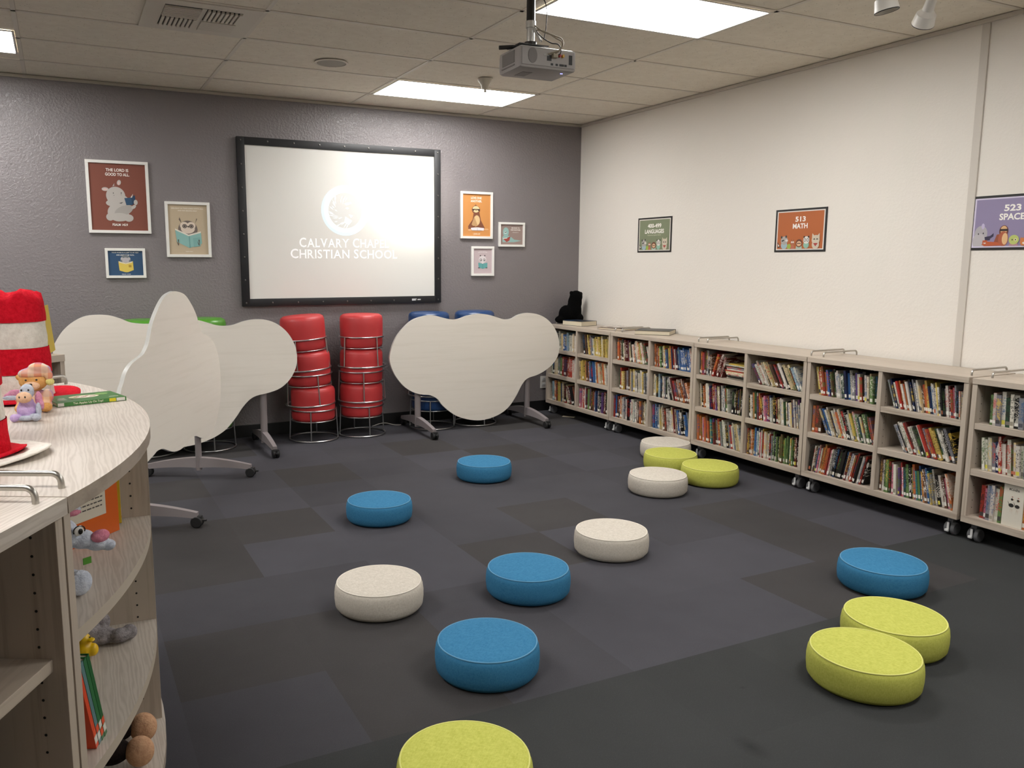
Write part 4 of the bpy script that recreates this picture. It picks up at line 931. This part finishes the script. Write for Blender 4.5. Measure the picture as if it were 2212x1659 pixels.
def radial(deg, th=.024, r1_=RP, z0=.128, z1=ZI-.032, holes=True, name='side_panel', dots=(1,)):
    a = math.radians(deg); m = MB()
    mt = Matrix.Translation((IC.x, IC.y, 0)) @ Matrix.Rotation(a, 4, 'Z')
    m.box((RI, -th/2, z0), (r1_, th/2, z1), 0, mt, bev=.001)
    for s in dots:
        for rr_ in (r1_-.05, RI+.06):
            for k in range(22): m.lathe([(.0028, -.0003), (.0028, .0003)], 1, n=8, mtx=mt @ Matrix.Translation((rr_, s*(th/2+.0003), .2+k*.036)) @ Matrix.Rotation(PI/2, 4, 'X'))
    return O(m, name, [W_Z, HOLE])
radial(A0+.4, dots=(1,)); radial(-2.7, name='divider', dots=(-1, 1)); radial(A1-.4, dots=(-1,))
O(sector(MB(), RI, RI+.008, A0+.9, A1-.9, .128, ZI-.032), 'back_panel', W_Z)
for z in ISH:
    for a, b in ((A0+.82, -3.12), (-2.28, A1-.82)): O(sector(MB(), RI+.0085, RP-.002, a, b, z-.026, z, 0, 1), 'shelf', [W_TOP, TRE])
def icaster(x, y, par):
    m = MB(); r = .042
    for q in (-1, 1): m.lathe([(0, -.011), (r*.86, -.011), (r, -.005), (r, .005), (r*.86, .011), (0, .011)], n=22, mtx=Matrix.Translation((x+q*.017, y, r)) @ Matrix.Rotation(PI/2, 4, 'Y'))
    m.cyl((x, y, r), (x, y, .098), .012, n=12); return m.build('caster', GREYP, par, smooth=40)
for a in (A0+4, -2.7, A1-4):
    for r in (RO-.08, RI+.08): c = icaster(*pol(r, a), t0); c.location = (-IC.x, -IC.y, 0)
def ihandle(par, a, r0_, r1_, off=(0, 0)):
    p, q = pol(r0_, a), pol(r1_, a); h = handle(par, ((p[0], p[1]), (q[0], q[1]), ZI, .03), .0062); h.location = off; return h
ihandle(t0, A0+1.9, 1.42, 1.745, (-IC.x, -IC.y, 0)); ihandle(t0, A1-1.2, 1.42, 1.755, (-IC.x, -IC.y, 0))
# straight neighbour, tangent to the arc at its near end
bx0 = pol(RO, A0-.06); ang = math.radians(A0-90)
t = thing('straight_bookcase', 'straight laminate bookcase joined to the curved one at the left edge', 'bookcase', (bx0[0], bx0[1], 0), ang)
# local x runs toward the viewer, local +y is the open front, -y the back
L, D = 1.1, RO-RI
MB().box((.002, -D, ZI-.032), (L, 0, ZI)).build('top_panel', topwood('laminate_top_x', 0), t)
MB().box((.002, -D, .098), (L, -.003, .128)).build('bottom_panel', W_X, t)
for x in (.004, L/2-.012, L-.026):
    m = MB().box((x, -D, .128), (x+.024, -.011, ZI-.032), bev=.001)
    for s, xx in ((1, x+.0243), (-1, x-.0003)):
        if x < .1 and s < 0: continue
        for yy in (-.06, -D+.06):
            for k in range(22): m.lathe([(.0028, -.0003), (.0028, .0003)], 1, n=8, mtx=Matrix.Translation((xx, yy, .2+k*.036)) @ Matrix.Rotation(PI/2, 4, 'Y'))
    m.build('side_panel', [W_Z, HOLE], t)
MB().box((.028, -D, .128), (L-.026, -D+.008, ZI-.032)).build('back_panel', W_Z, t)
for z in (.717, .40):
    for a, b in ((.0286, L/2-.0126), (L/2+.0126, L-.0266)): MB().box((a, -D+.0085, z-.025), (b, -.035, z), bev=.0015).build('shelf', W_X, t)
for x in (.08, L-.08):
    for y in (-.08, -D+.08): icaster(x, y, t)
handle(t, ((.045, -.34), (.045, -.035), ZI, .03), .0062)
SB_ = t
# far unit beyond the curved one
t = thing('far_bookcase', 'far laminate bookcase end with dark open bay behind the striped hat', 'bookcase', (-4.665, -2.6, 0), math.radians(38))
# local -y is the open front; right end at x=0
L2, D2 = .9, .34
MB().box((-L2, 0, ZI-.032), (0, D2, ZI)).build('top_panel', W_X, t); MB().box((-L2, .003, .098), (0, D2, .128)).build('bottom_panel', W_X, t)
for x in (-.024, -L2/2, -L2): MB().box((x, .004, .128), (x+.024, D2, ZI-.032), bev=.001).build('side_panel', W_Z, t)
MB().box((-L2+.024, D2-.008, .128), (-.024, D2, ZI-.032)).build('back_panel', W_Z, t)
for z in (.74, .43): MB().box((-L2/2+.0246, .01, z-.025), (-.0246, D2-.0085, z)).build('shelf', W_X, t)
for x in (-.08, -L2+.08):
    for y in (.08, D2-.08): icaster(x, y, t)
handle(t, ((-.06, .04), (-.06, .3), ZI, .03), .0055)
# ------------------------------------------------------------------ striped felt hats
RED = fuzzy('red_felt', 'b40e1e', 'cf1a2c', 90, .003); WHT = fuzzy('white_felt', 'cfc8bd', 'e2dcd2', 60, .004)
def hat(label, x, y, r, rt, hgt, brim, seed, brimcol, nb=5):
    t = thing('striped_hat', label, 'hat', (x, y, ZI+.001), 0, 'tall striped hats'); rg = random.Random(seed); n = 48
    ph = [rg.uniform(0, 6.28) for _ in range(6)]
    def rad(k, f):
        a = 2*PI*k/n; base = r*(1-.10*math.sin(f*PI*.9))*(1-f)+rt*f if False else r+(rt-r)*f
        return base*(1+.018*math.sin(3*a+ph[0]+5*f)+.012*math.sin(7*a+ph[1]-9*f)+.01*math.sin(f*30+ph[2]))
    per = 5
    for s in range(nb):
        m = MB(); z0 = hgt*(s/nb); z1 = hgt*((s+1)/nb)*(.93 if s == nb-1 else 1); vs = []; fs = []; rows = per
        for j in range(rows+1):
            f = (z0+(z1-z0)*j/rows)/hgt
            for k in range(n): a = 2*PI*k/n; q = rad(k, f)-(.003 if (nb-1-s) % 2 else 0); vs.append((q*math.cos(a), q*math.sin(a), z0+(z1-z0)*j/rows+.006))
        for j in range(rows):
            for k in range(n): fs.append((j*n+k, j*n+(k+1) % n, (j+1)*n+(k+1) % n, (j+1)*n+k))
        if s == nb-1:          # crumpled soft top
            o = rows
            for j, (fr_, dz) in enumerate(((.93, .018), (.8, .03), (.5, .033), (.25, .022), (.0, .018))):
                for k in range(n):
                    a = 2*PI*k/n; q = rad(k, 1)*fr_; w_ = .008*math.sin(4*a+ph[3]+6*fr_)+.006*math.sin(9*a+ph[4])*fr_
                    vs.append((q*math.cos(a), q*math.sin(a), z1+.006+dz+w_*(1 if fr_ > 0 else 0)))
            for j in range(rows, rows+5):
                for k in range(n): fs.append((j*n+k, j*n+(k+1) % n, (j+1)*n+(k+1) % n, (j+1)*n+k))
        m.add(vs, fs); isr = (nb-1-s) % 2 == 0; m.build('red_stripe' if isr else 'white_stripe', RED if isr else WHT, t, smooth=180)
    # wavy oval brim: red inside, white edge (or all red)
    for nm, ra, rb, mt, dz in (('brim', r*.97, brim if brimcol == 'red' else brim*.72, RED, .004), ('brim_edge', brim*.66, brim, WHT, .0)):
        if brimcol == 'red' and nm == 'brim_edge': continue
        vs = []; fs = []; rings = 6
        for sgn in (0, 1):
            for j in range(rings+1):
                f = j/rings; q0 = ra+(rb-ra)*f
                for k in range(n):
                    a = 2*PI*k/n; q = q0*(1+.03*math.sin(2*a+ph[5])*f); zz = .004+dz+(.012*f*f*max(0, math.sin(2*a+ph[1])))+(.0035 if sgn == 0 else -.0035)*(1-.5*(f == 1))
                    vs.append((q*math.cos(a)*1.0, q*math.sin(a)*.92, zz))
        B = (rings+1)*n
        for j in range(rings):
            for k in range(n):
                fs.append((j*n+k, j*n+(k+1) % n, (j+1)*n+(k+1) % n, (j+1)*n+k)); fs.append((B+j*n+k, B+(j+1)*n+k, B+(j+1)*n+(k+1) % n, B+j*n+(k+1) % n))
        for k in range(n):
            j = rings; fs.append((j*n+k, j*n+(k+1) % n, B+j*n+(k+1) % n, B+j*n+k)); fs.append((k, B+k, B+(k+1) % n, (k+1) % n))
        MB().add(vs, fs).build(nm, mt, t, smooth=180)
    return t
hat('tall red and white striped felt hat standing behind the small plush toys', -4.81, -3.975, .11, .096, .325, .182, 4, 'red', 4)
hat('nearer striped felt hat with white-edged brim, cut off by left edge', -4.885, -4.84, .094, .084, .39, .178, 9, 'white')
# ------------------------------------------------------------------ small plush toys on the curved top
FUZ = {'grey': fuzzy('bluegrey_plush', 'a7adbb', 'c3c8d4'), 'lav': fuzzy('lavender_plush', 'b79bd0', 'cdb4df'), 'pink': fuzzy('rose_plush', 'bf7d98', 'd293ab'), 'peach': fuzzy('peach_plush', 'e2b390', 'efc7a6'), 'tan': fuzzy('honey_plush', 'cf9450', 'e0aa6a'), 'yel': fuzzy('pale_yellow_plush', 'd8cd7a', 'e6dd92')}
EYE = mat('toy_eye', '14120f', .2)
PLAID = mat('plaid_cloth', 'd98f8f', .9); g = G(PLAID); v = g.coord('Object')
def wv(sc, d):
    x = g.n('ShaderNodeTexWave', Scale=sc); x.bands_direction = d; g.l(v, x.inputs['Vector']); return x.outputs['Fac']
c = g.mix(g.ramp(wv(9, 'X'), [(.4, (0, 0, 0, 1)), (.5, (1, 1, 1, 1))]), 'd8c3b4', 'c9707c'); c = g.mix(g.math('MULTIPLY', g.ramp(wv(8, 'Z'), [(.4, (0, 0, 0, 1)), (.5, (1, 1, 1, 1))]), .5), c, '9aa3c4'); c = g.mix(g.math('MULTIPLY', g.ramp(wv(4.5, 'Y'), [(.55, (0, 0, 0, 1)), (.65, (1, 1, 1, 1))]), .5), c, 'e2a45a'); g.color(c)
# sitting bear in plaid pyjamas and cap (local -y faces the viewer)
t = thing('plush_bear', 'small honey plush bear in plaid pyjamas and floppy plaid nightcap', 'plush toy', (-4.752, -4.245, ZI+.001), -.15); t.scale = (1, 1, .9)
b = blobobj('body', [((0, 0, .035), (.035, .03, .036)), ((.034, -.03, .016), (.016, .03, .016)), ((-.034, -.03, .016), (.016, .03, .016)), ((0, -.004, .1), (.04, .036, .034)), ((-.036, .002, .112), (.013, .007, .012)), ((.036, .0, .11), (.013, .007, .012))], FUZ['tan'], t, .003)
MB().ell((0, -.036, .088), (.022, .016, .014)).build('muzzle', FUZ['peach'], b, smooth=180)
MB().ell((0, -.051, .094), (.005, .004, .004)).build('nose', EYE, b, smooth=180)
for s in (-1, 1): MB().ell((s*.014, -.037, .107), (.003, .002, .003)).build('eye', EYE, b, smooth=180)
blobobj('pyjamas', [((0, -.001, .04), (.039, .034, .034)), ((.036, -.012, .05), (.017, .016, .024)), ((-.036, -.012, .05), (.017, .016, .024)), ((.03, -.02, .02), (.019, .022, .019)), ((-.03, -.02, .02), (.019, .022, .019))], PLAID, t, .003)
blobobj('nightcap', [((0, -.003, .124), (.041, .037, .02)), ((.014, -.006, .14), (.028, .028, .02)), ((.034, -.01, .137), (.016, .018, .015)), ((.044, -.016, .118), (.011, .012, .02))], PLAID, t, .003)
MB().ell((.046, -.018, .097), (.012, .012, .012)).build('pompom', FUZ['yel'], t, smooth=180)
# seated little donkey
t = thing('plush_donkey', 'tiny lavender plush donkey with peach nose sitting before the bear', 'plush toy', (-4.768, -4.40, ZI+.001), -.25)
k_ = .82
def sc_(L): return [((p[0][0]*k_, p[0][1]*k_, p[0][2]*k_), tuple(q*k_ for q in p[1])) + tuple(p[2:]) for p in L]
b = blobobj('body', sc_([((0, 0, .035), (.034, .028, .034)), ((0, -.004, .06), (.024, .02, .022))]), FUZ['lav'], t, .0025)
blobobj('head', sc_([((.004, -.004, .098), (.023, .022, .027)), ((.002, -.012, .088), (.022, .02, .02))]), FUZ['grey'], t, .0025)
mz = MB().ell((.001*k_, -.03*k_, .082*k_), (.025*k_, .017*k_, .019*k_)).build('muzzle', FUZ['peach'], t, smooth=180)
for s in (-1, 1):
    MB().ell((s*.009*k_, -.0455*k_, .085*k_), (.0022, .0016, .003)).build('nostril', EYE, mz, smooth=180)
    MB().ell(((.004+s*.011)*k_, -.0255*k_, .106*k_), (.0025, .002, .003)).build('eye', EYE, t, smooth=180)
    blobobj('foot', sc_([((s*.034, -.03, .013), (.014, .014, .014)), ((s*.024, -.018, .014), (.016, .018, .012))]), FUZ['grey' if s > 0 else 'lav'], t, .0025)
blobobj('leg', sc_([((0, -.025, .01), (.03, .012, .01))]), FUZ['grey'], t, .0025)
e = blobobj('ear', sc_([((-.034, .004, .093), (.026, .007, .013)), ((-.055, .0, .084), (.016, .006, .011))]), FUZ['pink'], t, .0025); blobobj('ear_back', sc_([((-.045, -.006, .078), (.03, .006, .009))]), FUZ['grey'], e, .0025)
e = blobobj('ear', sc_([((.036, .006, .07), (.013, .007, .028)), ((.044, .002, .05), (.01, .006, .02))]), FUZ['pink'], t, .0025); blobobj('ear_back', sc_([((.038, -.012, .035), (.01, .008, .028)), ((.042, -.02, .012), (.007, .007, .009))]), FUZ['grey'], e, .0025)
# green book lying on the curved top
GB = mat('green_cover', '3f7a38', .3)
def gbook():
    L, Wd, th = .205, .155, .012
    t = thing('picture_book', 'green picture book titled Ten Apples Up On Top lying on curved shelf', 'book', (-4.597, -4.185, ZI+.001), math.radians(14)); t.rotation_euler = (0, 0, math.radians(15))
    m = MB().box((-L/2, 0, 0), (L/2, Wd, .0018)).box((-L/2, 0, th-.0018), (L/2, Wd, th)).box((-L/2, 0, .0018), (L/2, .002, th-.0018)); m.build('cover', GB, t)
    MB().box((-L/2+.003, .002, .0018), (L/2-.003, Wd-.003, th-.0018)).build('pages', PAPER, t)
    lt = MB(); v_, f_ = text2d('Ten Apples Up On Top!', .0062, .01, .088); lt.add([(a-.012, -.0004, b+th/2) for a, b in v_], f_); lt.build('spine_title', pm('e6e0cc'), t, fix=False)
    MB().box((L/2-.052, -.0005, .001), (L/2-.032, 0, th-.001)).build('yellow_spine_label', pm('d9c81e'), t); MB().box((L/2-.03, -.0005, .001), (L/2-.004, 0, th-.001)).build('white_spine_label', LBL, t); MB().box((-L/2+.002, -.0005, .001), (-L/2+.02, 0, th-.001)).build('white_spine_label', LBL, t)
    A = MB(); z = th+.0003
    def e(cx, cy, rx, ry, mi, k): A.add([(cx+rx*math.cos(q*PI/10), cy+ry*math.sin(q*PI/10), z+.00008*k) for q in range(20)], [list(range(20))], mi)
    e(.0, .085, .045, .028, 0, 1); e(.005, .082, .034, .018, 1, 2)
    for q in range(7): e(-.025+q*.009, .085+.008*math.sin(q*2), .006, .005, 2, 3)
    e(.06, .11, .02, .02, 3, 1); e(-.045, .05, .004, .004, 2, 2)
    for q in range(4): A.box((-.09+.004*q, .045+.012*q, z), (-.06, .049+.012*q, z+.0002), 1)
    A.box((.06, .03, z), (.088, .035, z+.0002), 1)
    A.build('cover_picture', [pm('d9d3a8'), pm('e6e0d0'), pm('8f2f24'), pm('6f9a4a')], t, fix=False)
gbook()
t = thing('standing_book', 'yellow spined book leaning upright on far shelf beyond the striped hat', 'book', (-4.748, -2.575, ZI+.004), 0); t.rotation_euler = (0, math.radians(-5), math.radians(-8))
MB().box((0, 0, 0), (.022, .002, .225)).box((0, .002, 0), (.002, .16, .225)).box((.02, .002, 0), (.022, .16, .225)).build('cover', pm('c9ab1e'), t); MB().box((.002, .002, .003), (.02, .157, .222)).build('pages', PAPER, t)
v_, f_ = text2d('ADVENTURES', .01, .01, .15)
MB().box((.004, -.0006, .02), (.018, 0, .2)).build('spine_title_band', pm('3a3018'), t)
# ------------------------------------------------------------------ things inside the curved unit
def at(r, deg, z): p = pol(r, deg); return (p[0], p[1], z+.001)
def cover_obj(nm, par, lo, hi, m): return MB().box(lo, hi).build(nm, m, par)
def prop_book(name, label, loc, rz, lean, th, h, d, col, spine=None, labels=()):
    """upright book: spine toward local -y; lean about y"""
    t = thing(name, label, 'book', loc); R = Matrix.Rotation(rz, 4, 'Z') @ Matrix.Rotation(lean, 4, 'Y'); t.rotation_euler = R.to_euler()
    low = min((Matrix.Rotation(lean, 4, 'Y') @ Vector((x, 0, 0))).z for x in (0, th)); t.location.z -= low
    m = mat(name+'_cover', col, .35) if col not in _mc else _mc[col]
    MB().box((0, 0, 0), (th, .002, h)).box((0, .002, 0), (.002, d, h)).box((th-.002, .002, 0), (th, d, h)).build('cover', m, t)
    MB().box((.002, .002, .003), (th-.002, d-.003, h-.003)).build('pages', PAPER, t)
    for z0, z1, c in labels: MB().box((.0005, -.0005, z0), (th-.0005, 0, z1)).build('spine_label', pm(c), t)
    return t
an = math.radians
# radial facing: local -y should point outward (+r): rotate by angle+90deg
def rface(deg): return an(deg)+PI/2
# big orange book, back cover turned to the viewer
o = prop_book('orange_book', 'orange picture book with cream text panel behind the plush donkey', at(1.697, -6.8, ISH[0]), an(135), 0, .018, .232, .19, 'c85a12', labels=((.03, .05, 'd9d6cd'), (.012, .026, 'b8322a')))
m = MB(); vs, fs = text2d('aside of this well and handful\nthat finds a lot of words to\nBlock they want find time\nbooks rides from our\nchickens throughout\nfrog work', .0052, .0, None)
m.box((-.0008, .045, .06), (-.0002, .175, .215)); m.build('text_panel', pm('c9c0ae'), o)
mm = MB(); rg = random.Random(2)
for k in range(11):
    y = .168; 
    while y > .058:
        w_ = rg.uniform(.006, .016); mm.box((-.0011, max(.055, y-w_), .2-k*.0115), (-.0009, y, .2035-k*.0115)); y -= w_+.003
mm.build('printed_lines', pm('4a443e'), o)
prop_book('yellow_book', 'thin yellow book between the orange book and the cream book', at(1.70, -4.7, ISH[0]), rface(-4.4), 0, .009, .228, .18, 'd8b52a', labels=((.02, .04, 'd9d6cd'),))
prop_book('cream_book', 'thin cream book beside the panel with drilled holes', at(1.70, -4.15, ISH[0]), rface(-4.2), 0, .011, .225, .18, 'd3c68e', labels=((.01, .03, 'b8322a'),))
# larger plush donkey
t = thing('plush_donkey', 'fluffy pale blue plush donkey with pink nose and ears on upper shelf', 'plush toy', at(1.655, -20.8, ISH[0]), an(30)); t.scale = (.95, .95, .84)
FB = fuzzy('fluffy_blue_plush', 'aeb6c6', 'd3d9e4', 55, .008); FP = fuzzy('fluffy_pink', 'd57f96', 'eb9bb0', 55, .006)
b = blobobj('body', [((-.01, .02, .07), (.045, .045, .065)), ((.0, .0, .15), (.042, .04, .042)), ((.045, -.015, .125), (.03, .026, .026)), ((.075, -.025, .108), (.026, .024, .022)), ((.1, -.03, .095), (.018, .018, .016)), ((.0, -.04, .03), (.03, .04, .032)), ((.0, -.07, .035), (.03, .018, .035)), ((-.05, -.03, .03), (.03, .045, .03))], FB, t, .005, 4)
e = blobobj('ear', [((-.015, -.01, .195), (.022, .014, .03)), ((.02, -.015, .21), (.028, .013, .014))], FB, t, .004, 3); blobobj('ear_lining', [((-.002, -.026, .19), (.016, .006, .025)), ((.022, -.03, .206), (.018, .005, .009))], FP, e, .003)
blobobj('nose', [((.075, -.04, .13), (.024, .014, .018)), ((.085, -.03, .125), (.018, .014, .018))], FP, t, .004, 3)
ew = MB().ell((.022, -.042, .16), (.012, .004, .013)).build('eye_white', pm('e4e2dc'), t, smooth=180)
MB().ell((.024, -.0465, .159), (.0055, .002, .008)).build('pupil', EYE, ew, smooth=180)
MB().tube([(.022+.014*math.cos(a), -.044, .161+.013*math.sin(a)) for a in [k*PI/8 for k in range(-1, 10)]], .0014, n=6).build('eyelash', EYE, ew)
MB().box((.035, -.03, .06), (.055, -.028, .078)).build('green_tag', pm('4f8f2a'), t)
# second shelf: grey plush, duck bill toy, leaning books
t = thing('plush_toy', 'grey plush animal lying on its side on the middle curved shelf', 'plush toy', at(1.635, -7.2, ISH[1]), an(5))
blobobj('body', [((0, 0, .022), (.045, .03, .022)), ((.045, -.02, .022), (.028, .022, .02)), ((.07, -.01, .022), (.022, .022, .021)), ((-.03, .02, .04), (.03, .028, .03)), ((.01, .03, .05), (.02, .02, .025))], fuzzy('grey_plush', '6f6a6c', 'a09a9c', 70), t, .004, 3)
t = thing('rubber_duck', 'bright yellow toy duck beside the grey plush on middle shelf', 'toy', at(1.605, -10.0, ISH[1]+.003), an(10))
blobobj('body', [((0, 0, .022), (.024, .018, .024)), ((.018, -.006, .02), (.015, .014, .018)), ((.0, .0, .052), (.016, .015, .016)), ((.014, -.012, .05), (.011, .012, .005))], mat('toy_yellow', 'e3b80c', .35), t, .0025)
MB().ell((.012, -.012, .058), (.002, .002, .002)).build('eye', EYE, t)
cols = [('1f5f2b', 'upper dark green'), ('2c6b3a', 'lower green'), ('5c7f80', 'teal grey'), ('d94a22', 'orange')]
for i, (c_, nm) in enumerate(cols):
    prop_book('leaning_book', f'{nm} spined book leaning against the divider on middle curved shelf', at(1.75, -23.2-.5*i, ISH[1]), rface(-23), an(-17), .013, .225, .16, c_, labels=((.012, .03, 'd9d6cd' if i != 1 else 'e0532c'), (.033, .05, 'e0532c' if i != 1 else 'd9d6cd')))
# bottom: dark plush with tan feet
t = thing('plush_toy', 'dark brown plush toy with two tan feet on the bottom curved shelf', 'plush toy', at(1.655, -8.9, .128), an(-9))
blobobj('body', [((-.07, 0, .07), (.07, .07, .07)), ((0, .06, .05), (.05, .035, .035)), ((0, -.05, .05), (.05, .035, .035))], fuzzy('dark_plush', '0f0b0a', '221a17', 60), t, .007, 3)
for s in (-1, 1):
    blobobj('foot', [((.07, s*.06, .045), (.038, .032, .042))], fuzzy('tan_plush' if s > 0 else 'tan_plush_2', 'b88c6c', 'd0a684', 60), t, .004)
# ------------------------------------------------------------------ books in the straight unit
def lb(name, label, x, y, z, rz, lean, th, h, d, col, labels=()):
    o = prop_book(name, label, (0, 0, 0), 0, lean, th, h, d, col, labels=labels)
    M4 = Matrix.Translation((bx0[0], bx0[1], 0)) @ Matrix.Rotation(ang, 4, 'Z')
    low = o.location.z; R = M4 @ Matrix.Translation((x, y, z+low+.001)) @ Matrix.Rotation(PI+rz, 4, 'Z') @ Matrix.Rotation(lean, 4, 'Y'); o.matrix_world = R; return o
lb('black_book', 'black hardback standing in the left straight bookcase beside the panel', .125, -.20, .717, .1, an(10), .022, .19, .15, '1c1a19', ((.012, .03, 'd9d6cd'),))
lb('grey_book', 'charcoal book with rounded page corner leaning on the black hardback', .17, -.15, .717, .15, an(16), .02, .17, .14, '4f4d4f', ((.012, .03, 'd9d6cd'),))
lb('orange_book', 'orange and cream covered book leaning in the left straight bookcase', .245, -.12, .717, .2, an(26), .018, .15, .13, 'c9741f', ((.004, .02, 'd9d6cd'),))
lb('dark_case', 'black and orange cased book with yellow label at bottom left', .16, -.12, .40, .2, an(8), .03, .18, .14, '171413', ((.15, .172, 'd9b820'), (.12, .145, 'c9bfa8'), (.03, .1, '8a4a1a')))
lb('blue_book', 'dark blue book at the bottom left corner beside the black case', .235, -.10, .40, .2, an(8), .022, .17, .14, '1f3f66', ((.012, .06, 'c9602a'),))
